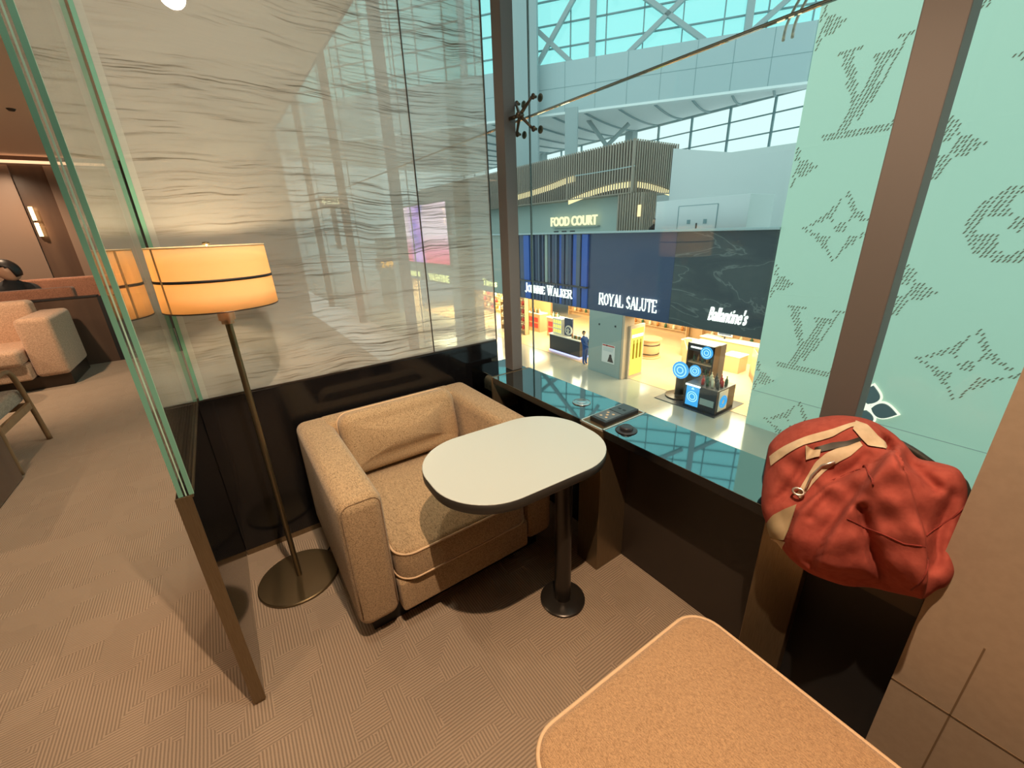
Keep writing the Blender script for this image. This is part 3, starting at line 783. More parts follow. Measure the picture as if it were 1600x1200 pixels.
rt = thing('round_table', 'small dark red round table by the blush sofa at the left frame edge', 'table', (-2.33, 5.9, 0))
MB().lathe([(.0001,.47),(.26,.47),(.27,.48),(.27,.495),(.26,.50),(.0001,.50)], (-2.33,5.9,0), 28).done('tabletop', 'sofa2', rt, angle=40)
MB().lathe([(.0001,0),(.17,0),(.17,.012),(.02,.02),(.02,.47),(.0001,.47)], (-2.33,5.9,0), 20).done('stem', 'blackmatt', rt, angle=40)
sk = at(17, 170, z=2.7); o = MB().lathe([(.0001,-.02),(.02,-.02),(.03,-.008),(.035,0),(.0001,0)], sk, 16).done('sprinkler', 'bronze_dk'); tag(o, 'tiny dark sprinkler head on the lounge ceiling at the upper left', 'sprinkler')
# ---- people
def skin(name, joints, edges, m, parent, sub=2, root=0):
    me = bpy.data.meshes.new(name); me.from_pydata([j[0] for j in joints], edges, []); o = bpy.data.objects.new('tmp', me); C.objects.link(o)
    md = o.modifiers.new('s', 'SKIN')
    for i, j in enumerate(joints):
        r = j[1]; me.skin_vertices[0].data[i].radius = (r, r) if isinstance(r, (int, float)) else r
        me.skin_vertices[0].data[i].use_root = i == root
    o.modifiers.new('d', 'SUBSURF').levels = sub
    bpy.context.view_layer.update()
    dg = bpy.context.evaluated_depsgraph_get(); m2 = bpy.data.meshes.new_from_object(o.evaluated_get(dg)); bpy.data.objects.remove(o)
    m2.name = name
    for p in m2.polygons: p.use_smooth = True
    m2.materials.clear(); m2.materials.append(M[m]); q = bpy.data.objects.new(name, m2); C.objects.link(q); q.parent = parent; q.location = -world_loc(parent); return q
def head_parts(p, face, r, parent, tilt=0, style='short'):
    """head with brow, nose, lips, ears; face = horizontal direction; p = centre"""
    face = Vector((face[0], face[1], 0)).normalized(); side = V(0,0,1).cross(face).normalized(); up = V(0,0,1)
    rot = Matrix.Rotation(tilt, 3, side); f2, u2 = rot @ face, rot @ up
    b = MB(); bmesh.ops.create_uvsphere(b.bm, u_segments=28, v_segments=20, radius=1)
    for v in b.bm.verts:
        x, y, z = v.co      # x face, y side, z up
        w_ = .76*(1-.16*max(0, -z)**1.5); X = x*.92; Z = z*1.16
        if x > 0:
            X *= 1-.10*max(0, z)
            X += .26*math.exp(-((y/.13)**2+((z+.12)/.17)**2))*x          # nose
            X -= .10*math.exp(-(((abs(y)-.33)/.16)**2+((z-.10)/.12)**2)) # eye sockets
            X += .05*math.exp(-((y/.25)**2+((z+.46)/.09)**2))            # lips
            X += .07*math.exp(-((y/.28)**2+((z+.80)/.2)**2))             # chin
        Y = y*w_ + (.16*math.copysign(1, y)*math.exp(-((x/.16)**2+((z-.0)/.22)**2))*max(0, abs(y)-.75)*4)
        v.co = p + (f2*X + side*Y + u2*Z)*r
    for f in b.bm.faces: f.smooth = True
    hd = b.done('head', 'skin', parent)
    b = MB(); bmesh.ops.create_uvsphere(b.bm, u_segments=24, v_segments=16, radius=1)
    cut = [v for v in b.bm.verts if v.co.z < .10 + .62*max(0, v.co.x+.1) and not (v.co.x < -.08 and v.co.z > -.72)]
    bmesh.ops.delete(b.bm, geom=cut, context='VERTS')
    for v in b.bm.verts:
        x, y, z = v.co; v.co = p + (f2*(x*.93-.03) + side*y*.80 + u2*(z*1.19+.02))*r
    hr = b.done('hair', 'hair', hd, smooth=True)
    so = hr.modifiers.new('t', 'SOLIDIFY'); so.thickness = r*.08
    for sgn in (-1, 1):
        e = p + (f2*.80+side*.30*sgn+u2*.10)*r
        b = MB(); bmesh.ops.create_uvsphere(b.bm, u_segments=8, v_segments=6, radius=r*.09, matrix=T(e)); b.done('eye', 'hair', hd)
    return hd
# seated person, leaning over towards a low table
ps = thing('person', 'dark-haired person in black sitting on the far banquette looking down', 'person', (-2.3, 8.3, 0))
hx, hy, hz = -2.17, 8.2, 1.19
skin('body', [((-2.30,8.42,.50), (.17,.15)), ((-2.29,8.40,.68), (.16,.13)), ((-2.26,8.33,.86), (.18,.13)), ((-2.22,8.27,.98), (.12,.10)), ((-2.19,8.23,1.06), .058), ((-2.18,8.21,1.11), .055),
  ((-2.02,8.32,.95), .075), ((-1.97,8.22,.74), .055), ((-2.08,8.02,.62), .042), ((-2.14,7.95,.61), .03),
  ((-2.42,8.26,.95), .075), ((-2.50,8.14,.74), .055), ((-2.36,7.98,.62), .042), ((-2.28,7.94,.61), .03),
  ((-2.20,8.34,.50), .10), ((-2.18,7.90,.50), .085), ((-2.18,7.86,.1), .055), ((-2.40,8.34,.50), .10), ((-2.42,7.90,.50), .085), ((-2.42,7.86,.1), .055)],
  [(0,1),(1,2),(2,3),(3,4),(4,5),(3,6),(6,7),(7,8),(8,9),(3,10),(10,11),(11,12),(12,13),(0,14),(14,15),(15,16),(0,17),(17,18),(18,19)], 'cloth_black', ps)
head_parts(V(hx, hy, hz), (-.97,-.12), .115, ps, tilt=math.radians(20))

# ================================================================== CONCOURSE
FX, FZ = 14.6, -5.4       # shop fascia plane, concourse floor
f2_ = struct(MB().box(1.55, 62, -12, 90, FZ-.3, FZ).done('floor', 'mall_floor'))
o = MB().box(FX+.42, 24, 6.42, 24.0, FZ, FZ+.012).done('shop_floor', 'shop_floor'); struct(o)
o = MB().box(FX+.9, 22, 26.0, 37.0, FZ, FZ+.012).done('shop_floor', 'shop_floor'); struct(o)
o = MB().box(FX+.6, 49.8, -12, 70, -.25, .2).done('floor', 'white'); struct(o)
o = MB().box(FX+.3, 25, 6.42, 45.0, -2.42, -2.34).done('ceiling', 'shopwhite'); struct(o)
# shop side and back walls
o = MB().box(24, 24.2, 6.4, 26, FZ, -2.4).done('wall_shop', 'shopwood'); struct(o)
o = MB().box(FX+.3, 24, 6.26, 6.40, FZ, -2.4).done('wall_shop', 'shopwood'); struct(o)
o = MB().box(22, 22.2, 26, 40, FZ, -2.4).done('wall_shop', 'shopwood'); struct(o)
# fascias
def fascia(y0, y1, m, label, zb0=-2.34, zt=1.17):
    t = thing('shop_fascia', label, 'fascia', (FX, (y0+y1)/2, zb0))
    MB().box(FX, FX+.3, y0, y1, zb0, zt).done('panel', m, t)
    return t
fa = fascia(14.43, 20.9, 'slate', 'blue and slate vertically striped fascia above the leftmost lit shopfront')
st = [(14.46,14.85,'blue',.10),(14.9,15.15,'slate',.16),(15.2,15.5,'blue',.05),(15.55,15.75,'navy',.12),(15.8,16.0,'slate',.09),(16.05,16.25,'navy',.14),(16.35,16.5,'blue',.05),(16.6,16.75,'slate',.15),(16.85,17.05,'navy',.08),(17.15,17.3,'slate',.12),(17.4,17.6,'greyclad',.10),(17.75,17.9,'navy',.07),(18.0,18.15,'slate',.15),(18.3,18.45,'navy',.06),(18.6,18.85,'slate',.1),(18.95,19.45,'blue',.12),(19.5,19.9,'navy',.06),(20.0,20.9,'navy',.1)]
for a, b_, m_, d in st: MB().box(FX-d, FX+.01, a, b_, -1.25, 1.14).done('fin', m_, fa)
for a, b_, m_, d in st: MB().box(FX-d*.5, FX+.01, a, b_, -2.3, -1.33).done('fin', 'navy' if m_ != 'blue' else 'blue', fa)
MB().box(FX-.17, FX+.01, 14.43, 20.9, -1.33, -1.25).done('cross_bar', 'dark', fa)
fascia(9.875, 14.425, 'navy', 'plain navy blue fascia in the middle of the shopfronts')
fascia(6.22, 9.87, 'navydk', 'dark green marble fascia beside the mint hoarding')
fascia(20.92, 27.5, 'greyclad', 'grey fascia just left of the striped blue fascia')
fascia(27.52, 46, 'greyclad', 'grey fascia carrying the pink screen seen through the glass partition')
o = MB().box(FX-.22, FX+.62, 6.22, 28.5, 1.17, 1.245, .01).done('parapet_cap', 'truss'); tag(o, 'pale grey parapet cap along the top of the shop fascias', 'parapet')
# glowing lettering: slab-serif strokes
SER = {'R':([(0,0,0,1,2),(0,1,.55,1,1),(.55,1,.62,.78,2),(.62,.78,.55,.55,2),(.55,.55,0,.52,1),(.25,.52,.72,0,2)],.72),'O':([(.36,1,.08,.8,1),(.08,.8,0,.5,2),(0,.5,.08,.2,2),(.08,.2,.36,0,1),(.36,0,.64,.2,1),(.64,.2,.72,.5,2),(.72,.5,.64,.8,2),(.64,.8,.36,1,1)],.72),
 'Y':([(0,1,.36,.5,2),(.72,1,.36,.5,1),(.36,.5,.36,0,2)],.72),'A':([(.36,1,.74,0,2),(.36,1,.02,0,1),(.16,.36,.58,.36,1)],.76),'L':([(0,0,0,1,2),(0,0,.55,0,1),(.55,0,.57,.25,1)],.57),'S':([(.52,.85,.3,1,1),(.3,1,.06,.85,2),(.06,.85,.1,.62,2),(.1,.62,.46,.42,2),(.46,.42,.52,.18,2),(.52,.18,.28,0,1),(.28,0,.02,.14,1)],.54),
 'U':([(.05,1,.05,.25,2),(.05,.25,.22,.02,1),(.22,.02,.46,.02,1),(.46,.02,.6,.25,1),(.6,.25,.6,1,1)],.66),'T':([(.32,1,.32,0,2),(0,1,.64,1,1),(0,1,0,.82,1),(.64,1,.64,.82,1)],.64),'E':([(0,0,0,1,2),(0,1,.5,1,1),(0,.52,.4,.52,1),(0,0,.55,0,1),(.55,0,.55,.2,1),(.5,1,.5,.82,1)],.55),
 'J':([(.35,1,.35,.2,2),(.35,.2,.2,-.05,1),(.2,-.05,.0,.06,1)],.38),'H':([(.02,0,.02,1,2),(.6,0,.6,1,2),(.02,.5,.6,.5,1)],.62),'N':([(.02,0,.02,1,1),(.02,1,.62,0,2),(.62,0,.62,1,1)],.64),'I':([(.05,0,.05,1,2)],.1),'W':([(0,1,.24,0,2),(.24,0,.46,1,1),(.46,1,.7,0,2),(.7,0,.92,1,1)],.92),'K':([(.02,0,.02,1,2),(.6,1,.04,.42,1),(.2,.56,.62,0,2)],.62)}
def serif_word(word, small, width, height, centre, face, m, parent, halo=False):
    """word drawn with thick/thin strokes and foot serifs; letters flagged small are small capitals"""
    b = MB(); x = 0; Wt = {1: .065, 2: .13}
    segs = []
    for i, c in enumerate(word):
        if c == ' ': x += .42; continue
        k_ = .80 if small[i] == '1' else 1.0
        st_, adv = SER[c]
        for x0, y0, x1, y1, w_ in st_: segs.append((x+x0*k_, y0*k_, x+x1*k_, y1*k_, Wt[w_]*(.9 if k_ < 1 else 1)))
        if c in 'RYAUHNIKW':
            for x0, y0, x1, y1, w_ in st_:
                for X, Y in ((x0,y0),(x1,y1)):
                    if Y in (0, 1) and not (c == 'A' and Y == 1) and not (c == 'W' and Y == 0) and not (c == 'R' and Y == 1): segs.append((x+X*k_-.12, Y*k_, x+X*k_+.12, Y*k_, .055))
        x += (adv+.24)*k_
    tot = x-.24
    def tr(X, Y, d): return Matrix.Translation(centre) @ face @ V((X-tot/2)/tot*width, (Y-.5)*height, d)
    for x0, y0, x1, y1, w_ in segs:
        dx, dy = x1-x0, y1-y0; L = math.hypot(dx, dy) or 1; ex, ey = dx/L*w_*.35, dy/L*w_*.35; nx, ny = -dy/L*w_/2, dx/L*w_/2
        q = [(x0-ex+nx, y0-ey+ny), (x1+ex+nx, y1+ey+ny), (x1+ex-nx, y1+ey-ny), (x0-ex-nx, y0-ey-ny)]
        p = [tr(X, Y, .02) for X, Y in q]; dvec = (face.to_3x3() @ V(0,0,.05))
        b.prism(p, dvec)
    return b.done('lettering', m, parent)
def sign(label, y0, y1, z0, z1, x=FX-.02):
    return thing('shop_sign', label, 'sign', (x, (y0+y1)/2, (z0+z1)/2))
s = sign('white glowing serif sign under the blue striped fascia', 15.5, 19.4, -1.9, -1.5, FX-.1)
serif_word('JOHNNIE WALKER', '01111110011111', 3.85, .48, V(FX-.12, 17.38, -1.66), FACE_W, 'sign', s)
s = sign('white glowing serif sign on the plain navy fascia', 10.4, 13.7, -1.9, -1.5)
serif_word('ROYAL SALUTE', '0'*12, 3.15, .50, V(FX-.04, 12.02, -1.72), FACE_W, 'sign', s)
s = sign('white glowing script sign on the dark marble fascia', 6.9, 8.2, -2, -1.5)
letters('lettering', "Ballantine's", 'sign', 1.42, .52, V(FX-.03, 7.50, -1.68), FACE_W, s, extrude=.03, offset=.012, shear=.35)
# pillar between the shops
pl_ = thing('cladding_pillar', 'grey-green clad pillar between the two lit shop entrances', 'pillar', (14.8, 13.2, FZ))
MB().box(FX-.02, 15.3, 12.22, 14.29, FZ, -2.34, .01).done('cladding', 'greyclad', pl_)
MB().box(FX+.0, 15.3, 12.10, 12.22, FZ, -2.34, .01).done('edge_trim', 'beigetrim', pl_)
b = MB()
for y, z in ((13.6,-2.95),(13.05,-3.9),(12.6,-2.9)): b.box(FX-.05, FX-.02, y-.03, y+.03, z-.04, z+.04)
b.done('fixing', 'dark', pl_)
def card(name, x0, y0, y1, z0, z1, label, cat, m):
    t = thing(name, label, cat, (x0, (y0+y1)/2, (z0+z1)/2)); MB().box(x0-.02, x0, y0, y1, z0, z1).done('board', m, t); return t
nt = card('notice_board', FX-.02, 12.55, 13.35, -4.75, -3.85, 'white notice with a dark figure picture on the grey-green pillar', 'notice', 'paper')
MB().box(FX-.045, FX-.04, 12.58, 13.32, -3.93, -3.87).done('header', 'redpanel', nt)
b = MB(); b.cyl((FX-.05,12.80,-4.37),(FX-.042,12.80,-4.37),.075,16); b.loft([[V(FX-.05, y, z) for y, z in ((12.72,-4.42),(12.88,-4.42),(12.97,-4.68),(12.60,-4.68))], [V(FX-.042, y, z) for y, z in ((12.72,-4.42),(12.88,-4.42),(12.97,-4.68),(12.60,-4.68))]], smooth=False)
b.done('figure_print', 'dark', nt)
b = MB()
for i in range(4): b.box(FX-.043, FX-.04, 12.62+.02*i, 13.28, -4.02-.05*i, -4.0-.05*i)
b.done('print_lines', 'truss', nt)
# yellow lightbox facing down the concourse
lb = thing('lightbox', 'tall yellow illuminated advertising lightbox beside the grey-green pillar', 'lightbox', (15.4, 12.0, FZ))
MB().box(14.90, 15.92, 11.98, 12.10, FZ, -2.85, .01).done('frame', 'beigetrim', lb)
pn = MB().box(14.99, 15.84, 11.965, 11.98, FZ+.16, -3.0).done('panel', 'yellow', lb)
b = MB()
for x in (15.12, 15.36, 15.60): b.box(x, x+.11, 11.95, 11.965, -4.45, -3.72); b.box(x+.03, x+.08, 11.95, 11.965, -3.72, -3.55)
b.done('bottle_print', 'amber', pn)
b = MB(); b.box(15.02, 15.80, 11.95, 11.965, -3.42, -3.28); b.done('caption_band', 'sign', pn)
# --- striped shop: counter, staff, cases
co_ = thing('tasting_counter', 'black shop counter with a violet glow along its foot', 'counter', (15.7, 17.1, FZ))
MB().box(15.40, 16.15, 15.75, 18.30, FZ+.10, FZ+1.0, .01).done('body', 'dark', co_)
MB().box(15.35, 16.20, 15.70, 18.35, FZ+1.0, FZ+1.05, .01).done('worktop', 'shopwhite', co_)
MB().box(15.385, 16.1, 15.73, 18.32, FZ+.015, FZ+.10).done('foot_light', 'purple', co_)
bb = thing('display_board', 'pale lit bottle cabinet on the left end of the black counter', 'display', (15.8, 17.9, FZ+1.05))
MB().box(15.6, 15.95, 17.45, 18.25, FZ+1.05, FZ+1.95, .01).done('cabinet', 'shopwhite', bb)
b = MB()
for i in range(3):
    for j in range(4): b.box(15.585, 15.6, 17.52+.18*j, 17.62+.18*j, FZ+1.13+.27*i, FZ+1.32+.27*i)
b.done('bottle_rows', 'yellow', bb)
bb = thing('display_board', 'dark blue counter panel with a round white emblem', 'display', (15.8, 17.0, FZ+1.05))
MB().box(15.75, 15.85, 16.75, 17.40, FZ+1.05, FZ+2.05, .01).done('panel', 'navy', bb)
MB().cyl((15.70,17.0,FZ+1.38), (15.75,17.0,FZ+1.38), .28, 24).done('emblem_disc', 'shopwhite', bb)
MB().cyl((15.685,17.0,FZ+1.38), (15.70,17.0,FZ+1.38), .19, 24).done('emblem_ring', 'navy', bb)
b = MB(); b.box(15.67, 15.69, 16.94, 17.06, FZ+1.22, FZ+1.50); b.box(15.67, 15.69, 16.86, 17.14, FZ+1.36, FZ+1.42); b.done('emblem_figure', 'shopwhite', bb)
def bottle(m, h=.28, r=.045, name='bottle'):
    return MB().lathe([(.0001,0),(r,0),(r,h*.55),(r*.9,h*.63),(r*.35,h*.75),(r*.33,h*.95),(r*.4,h*.96),(r*.4,h),(.0001,h)], n=10)
def put_bottles(spots, label, group, mats, h=.28, r=.045):
    protos = {}
    for i, p in enumerate(spots):
        m_ = mats[i % len(mats)]
        if m_ not in protos:
            o = bottle(m_, h, r).done('bottle', m_); protos[m_] = o
        else:
            o = protos[m_].copy(); C.objects.link(o)
        o.location = p; tag(o, label, 'bottle', group)
put_bottles([(15.55, 15.85+.11*i, FZ+1.05) for i in range(7)], 'small bottle standing along the front of the black counter with the violet foot', 'bottles on the black counter', ['bottle_a','bottle_g','bottle_w'])
def cabinet(x, y, label, w=1.5):
    t = thing('display_case', label, 'display case', (x, y, FZ))
    MB().box(x, x+.7, y-w/2, y+w/2, FZ, FZ+1.25, .01).done('body', 'shopwood', t)
    for i in range(2): MB().box(x-.02, x, y-w*.36, y+w*.36, FZ+.28+.42*i, FZ+.60+.42*i).done('panel', 'redpanel', t)
    MB().box(x-.03, x+.73, y-w/2-.03, y+w/2+.03, FZ+1.25, FZ+1.30, .005).done('top', 'shopwhite', t)
    return t
cabinet(17.75, 22.9, 'wooden display case with red panels at the left of the striped shop')
cabinet(17.6, 20.6, 'wooden display case with dark red panels nearer the black counter', 1.2)
put_bottles([(17.95, 22.4+.14*i, FZ+1.30) for i in range(8)]+[(17.8, 20.2+.14*i, FZ+1.30) for i in range(6)], 'bottle standing on a wooden display case in the striped shop', 'bottles on the display cases', ['bottle_w','bottle_a','bottle_g'], .34, .05)
def shelf_unit(x, y0, y1, label, levels=4, z1=-2.75):
    t = thing('shelf_unit', label, 'shelves', (x, (y0+y1)/2, FZ))
    MB().box(x+.32, x+.36, y0, y1, FZ, z1).done('back_panel', 'shopwood', t)
    for y in (y0, y1-.05): MB().box(x, x+.36, y, y+.05, FZ, z1).done('side_panel', 'shopwood', t)
    zs = [FZ+.35+i*(z1-FZ-.45)/levels for i in range(levels)]
    for z in zs:
        s_ = MB().box(x, x+.33, y0+.05, y1-.05, z, z+.04).done('shelf', 'shopwood', t)
        MB().box(x+.30, x+.315, y0+.06, y1-.06, z+.30, z+.33).done('shelf_light', 'led_warm', s_)
    return zs
zs = shelf_unit(23.6, 14.6, 25.6, 'long lit bottle shelves on the back wall of the striped shop')
put_bottles([(23.75, 15.0+i*.62, z+.04) for z in zs for i in range(17)], 'bottle on the long lit back shelves of the striped shop', 'bottles on the striped shop back shelves', ['bottle_a','bottle_w','bottle_g'], .34, .09)
zs = shelf_unit(23.6, 6.3, 13.6, 'lit bottle shelves on the back wall of the right-hand shop')
put_bottles([(23.75, 6.6+i*.58, z+.04) for z in zs for i in range(12)], 'bottle on the lit back shelves of the right-hand shop', 'bottles on the right-hand shop back shelves', ['bottle_a','bottle_g','bottle_w'], .34, .09)
# staff in blue
sp_ = thing('person', 'shop assistant in a blue uniform bending beside the black counter', 'person', (15.0, 14.95, FZ))
skin('body', [((15.05,14.95,FZ+.95), (.15,.13)), ((15.05,15.0,FZ+1.15), (.14,.12)), ((15.05,15.08,FZ+1.36), (.17,.12)), ((15.05,15.12,FZ+1.47), .07), ((15.05,15.13,FZ+1.54), .055),
  ((14.87,15.08,FZ+1.38), .075), ((14.86,14.95,FZ+1.14), .055), ((14.95,14.70,FZ+1.02), .042), ((14.97,14.62,FZ+1.01), .035), ((15.24,15.08,FZ+1.38), .075), ((15.30,14.95,FZ+1.14), .055), ((15.26,14.72,FZ+1.03), .042), ((15.25,14.64,FZ+1.02), .035),
  ((14.96,14.95,FZ+.88), .11), ((14.96,14.98,FZ+.48), .08), ((14.96,15.0,FZ+.08), .055), ((14.96,14.90,FZ+.04), .045), ((15.14,14.95,FZ+.88), .11), ((15.14,14.98,FZ+.48), .08), ((15.14,15.0,FZ+.08), .055), ((15.14,14.90,FZ+.04), .045)],
  [(0,1),(1,2),(2,3),(3,4),(2,5),(5,6),(6,7),(7,8),(2,9),(9,10),(10,11),(11,12),(0,13),(13,14),(14,15),(15,16),(0,17),(17,18),(18,19),(19,20)], 'cloth_blue', sp_)
head_parts(V(15.04,15.10,FZ+1.67), (-.5,-1), .11, sp_, tilt=math.radians(20))
# --- right-hand shop
bt = thing('barrel_table', 'round wooden barrel table behind the yellow lightbox', 'table', (18.6, 13.7, FZ))
MB().lathe([(.0001,0),(.62,0),(.62,.06),(.50,.10),(.55,.5),(.50,.95),(.62,1.0),(.62,1.06),(.0001,1.06)], (18.6,13.6,FZ), 28).done('drum', 'shopwood', bt, angle=40)
b = MB()
for z in (.25, .75): b.lathe([(.53,z-.03),(.545,z-.03),(.545,z+.03),(.53,z+.03)], (18.6,13.6,FZ), 28)
b.done('hoop', 'bronze_dk', bt)
def angled_shelf(a, b_, label, h, grp, lab2):
    a, b_ = Vector(a), Vector(b_); ax = (b_-a).normalized(); nr = V(-ax.y, ax.x, 0)
    t = thing('shelf_run', label, 'shelves', ((a+b_)/2)[:])
    q = MB().prism([a-nr*.2+V(0,0,0), b_-nr*.2, b_+nr*.2, a+nr*.2], (0,0,.3)).done('plinth', 'shopwood', t)
    MB().prism([a+nr*.16, b_+nr*.16, b_+nr*.2, a+nr*.2], (0,0,h)).done('back_panel', 'shopwood', t)
    sp2 = []; L = (b_-a).length
    for i in range(3):
        z = .3+i*(h-.35)/3
        MB().prism([a-nr*.2+V(0,0,z), b_-nr*.2+V(0,0,z), b_+nr*.18+V(0,0,z), a+nr*.18+V(0,0,z)], (0,0,.04)).done('shelf', 'shopwood', t)
        k_ = int(L/.24); sp2 += [(a+ax*(.12+j*.24)+V(0,0,z+.04)-nr*.05)[:] for j in range(k_)]
    for e in (a, b_): MB().prism([e-nr*.2-ax*.02, e-nr*.2+ax*.02, e+nr*.2+ax*.02, e+nr*.2-ax*.02], (0,0,h)).done('side_panel', 'shopwood', t)
    put_bottles(sp2, lab2, grp, ['bottle_a','bottle_g','bottle_w'], .3, .06)
angled_shelf((17.05,10.15,FZ), (18.9,11.55,FZ), 'angled wooden bottle shelves left of the tall dark kiosk', 1.35, 'bottles on the left angled shelves', 'bottle on the angled shelves left of the dark kiosk')
angled_shelf((17.6,7.05,FZ), (19.6,8.45,FZ), 'angled wooden bottle shelves at the right end of the shop', 1.35, 'bottles on the right angled shelves', 'bottle on the angled shelves at the right end of the shop')
for (x, y, w_, h_, lab) in ((19.7,9.45,.8,.8,'pale wooden display block in the middle of the right-hand shop'), (20.3,12.3,.6,.9,'orange wooden display block behind the angled shelves')):
    t = thing('display_block', lab, 'display block', (x, y, FZ)); MB().box(x-w_/2, x+w_/2, y-w_/2, y+w_/2, FZ, FZ+h_, .01).done('body', 'shopwood', t); MB().box(x-w_/2-.02, x+w_/2+.02, y-w_/2-.02, y+w_/2+.02, FZ+h_, FZ+h_+.04, .005).done('top', 'shopwhite', t)
bc = thing('back_counter', 'long pale wooden cash counter deep in the right-hand shop', 'counter', (21.5, 9.5, FZ))
MB().box(21.2, 21.8, 7.2, 12.2, FZ, FZ+.95, .01).done('body', 'shopwood', bc); MB().box(21.15, 21.85, 7.15, 12.25, FZ+.95, FZ+1.0, .005).done('worktop', 'shopwhite', bc)
mo = thing('monitor', 'blue counter screen standing on the cash counter', 'screen', (21.4, 11.0, FZ+1.0))
MB().box(21.4, 21.44, 10.6, 11.4, FZ+1.15, FZ+1.75, .01).done('bezel', 'shopwhite', mo); MB().box(21.39, 21.4, 10.66, 11.34, FZ+1.21, FZ+1.69).done('display', 'slate', mo); MB().cyl((21.42,11.0,FZ+1.0),(21.42,11.0,FZ+1.16),.04,10).done('stand', 'dark', mo)
# promotional island
pm = MB().box(13.95, 16.1, 7.1, 9.75, FZ, FZ+.03, .01).done('display_mat', 'dark'); tag(pm, 'dark floor mat under the promotional island at the shop edge', 'mat')
def disc(t, c, r, nrm=(-1,0,0)):
    n_ = Vector(nrm).normalized(); c = Vector(c)
    d = MB().cyl(c, c+n_*.05, r, 32).done('blue_disc', 'bluedisc', t)
    u_ = n_.orthogonal().normalized(); w_ = n_.cross(u_)
    for q in (.72, .36): MB().tube([c+n_*.055+(u_*math.cos(a)+w_*math.sin(a))*r*q for a in [2*PI*i/28 for i in range(28)]], r*.06, 6, closed=True).done('ring', 'bluepale', d)
kt = thing('display_kiosk', 'tall dark open display kiosk with a blue round emblem on top', 'kiosk', (16.2, 9.2, FZ))
MB().box(16.25, 16.75, 8.45, 9.65, FZ, FZ+2.1, .02).done('back_panel', 'dark', kt)
for y in (8.45, 9.60): MB().box(15.85, 16.3, y, y+.06, FZ, FZ+2.1, .01).done('side_panel', 'bronze_dk', kt)
for z in (.15, .72, 1.22): MB().box(15.9, 16.3, 8.50, 9.62, FZ+z, FZ+z+.05).done('shelf', 'shopwood', kt)
MB().box(15.85, 16.3, 8.45, 9.66, FZ+1.78, FZ+2.1, .01).done('header', 'dark', kt)
MB().box(15.83, 15.85, 8.95, 9.5, FZ+1.90, FZ+1.97).done('caption', 'sign', kt)
disc(kt, (15.82, 8.75, FZ+1.82), .26)
put_bottles([(16.1, 8.65+.2*i, FZ+z) for z in (.77, 1.27) for i in range(5)], 'dark bottle on the shelves of the tall dark kiosk', 'bottles on the kiosk shelves', ['bottle_a','bottle_g'], .32, .05)
pd = thing('sign_pedestal', 'dark round-based pedestal carrying a large blue ringed disc', 'display', (14.75, 9.15, FZ))
MB().lathe([(.0001,0),(.55,0),(.55,.05),(.20,.08),(.18,.1),(.18,1.0),(.0001,1.0)], (14.85,9.2,FZ+.03), 28).done('post', 'bronze_dk', pd, angle=40)
disc(pd, (14.72, 9.15, FZ+1.22), .36)
ib = thing('promo_stand', 'dark box display stand with blue emblem panels on the floor mat', 'display', (14.6, 7.8, FZ))
MB().box(14.15, 15.45, 7.22, 8.55, FZ+.03, FZ+.98, .015).done('body', 'dark', ib)
MB().box(14.13, 14.15, 7.92, 8.45, FZ+.12, FZ+.92).done('blue_panel', 'bluedisc', ib)
b = MB()
for q in (.20, .12): b.tube([V(14.125, 8.18+q*math.cos(a), FZ+.5+q*math.sin(a)) for a in [2*PI*i/24 for i in range(24)]], .018, 6, closed=True)
b.prism([V(14.125,8.18+.07,FZ+.80), V(14.125,8.18-.07,FZ+.80), V(14.125,8.18,FZ+.90)], (-.012,0,0)); b.done('emblem', 'bluepale', ib)
MB().box(14.3, 14.9, 7.20, 7.22, FZ+.12, FZ+.92).done('blue_panel', 'shopwhite', ib)
b = MB()
for q in (.22, .13): b.tube([V(14.6+q*math.cos(a), 7.19, FZ+.48+q*math.sin(a)) for a in [2*PI*i/24 for i in range(24)]], .03, 6, closed=True)
b.done('emblem', 'bluedisc', ib)
MB().box(14.12, 14.15, 7.30, 7.85, FZ+.3, FZ+.55).done('window_box', 'greyclad', ib)
b = MB(); b.box(14.11, 14.15, 7.9, 8.5, FZ+.93, FZ+.985); b.done('caption', 'sign', ib)
disc(ib, (14.9, 8.62, FZ+1.28), .24)
put_bottles([(14.45+.3*(i % 3), 7.4+.2*(i//3), FZ+.98) for i in range(12)], 'dark boxed bottle standing on the promotional box display', 'bottles on the promotional stand', ['dark','redpanel','bottle_g','bottle_w'], .36, .06)
# bottom-left of the row: the far shops seen through the partition glass
zs = shelf_unit(19.5, 26.4, 36.6, 'bright shop shelves seen through the right half of the glass partition', 4)
put_bottles([(19.6, 26.8+i*.62, z+.04) for z in zs for i in range(16)], 'bottle on the bright shelves seen through the glass partition', 'bottles on the shelves beyond the partition', ['bottle_a','redpanel','bottle_w'], .40, .12)
b = thing('cladding_pillar', 'grey pillar right of the bright shelves beyond the partition', 'pillar', (14.8, 27.3, FZ)); MB().box(FX, 15.3, 25.6, 28.9, FZ, -2.34, .01).done('cladding', 'greyclad', b); MB().box(FX-.01, 15.31, 25.5, 25.6, FZ, -2.34).done('edge_trim', 'beigetrim', b)
b = thing('cladding_pillar', 'grey pillar left of the bright shelves beyond the partition', 'pillar', (14.8, 40, FZ)); MB().box(FX, 15.3, 36.9, 46, FZ, -2.34, .01).done('cladding', 'greyclad', b); MB().box(FX-.01, 15.31, 36.8, 36.9, FZ, -2.34).done('edge_trim', 'beigetrim', b)
zs = shelf_unit(16.5, 22.2, 25.2, 'orange lit shelves glimpsed left of the grey window post', 4)
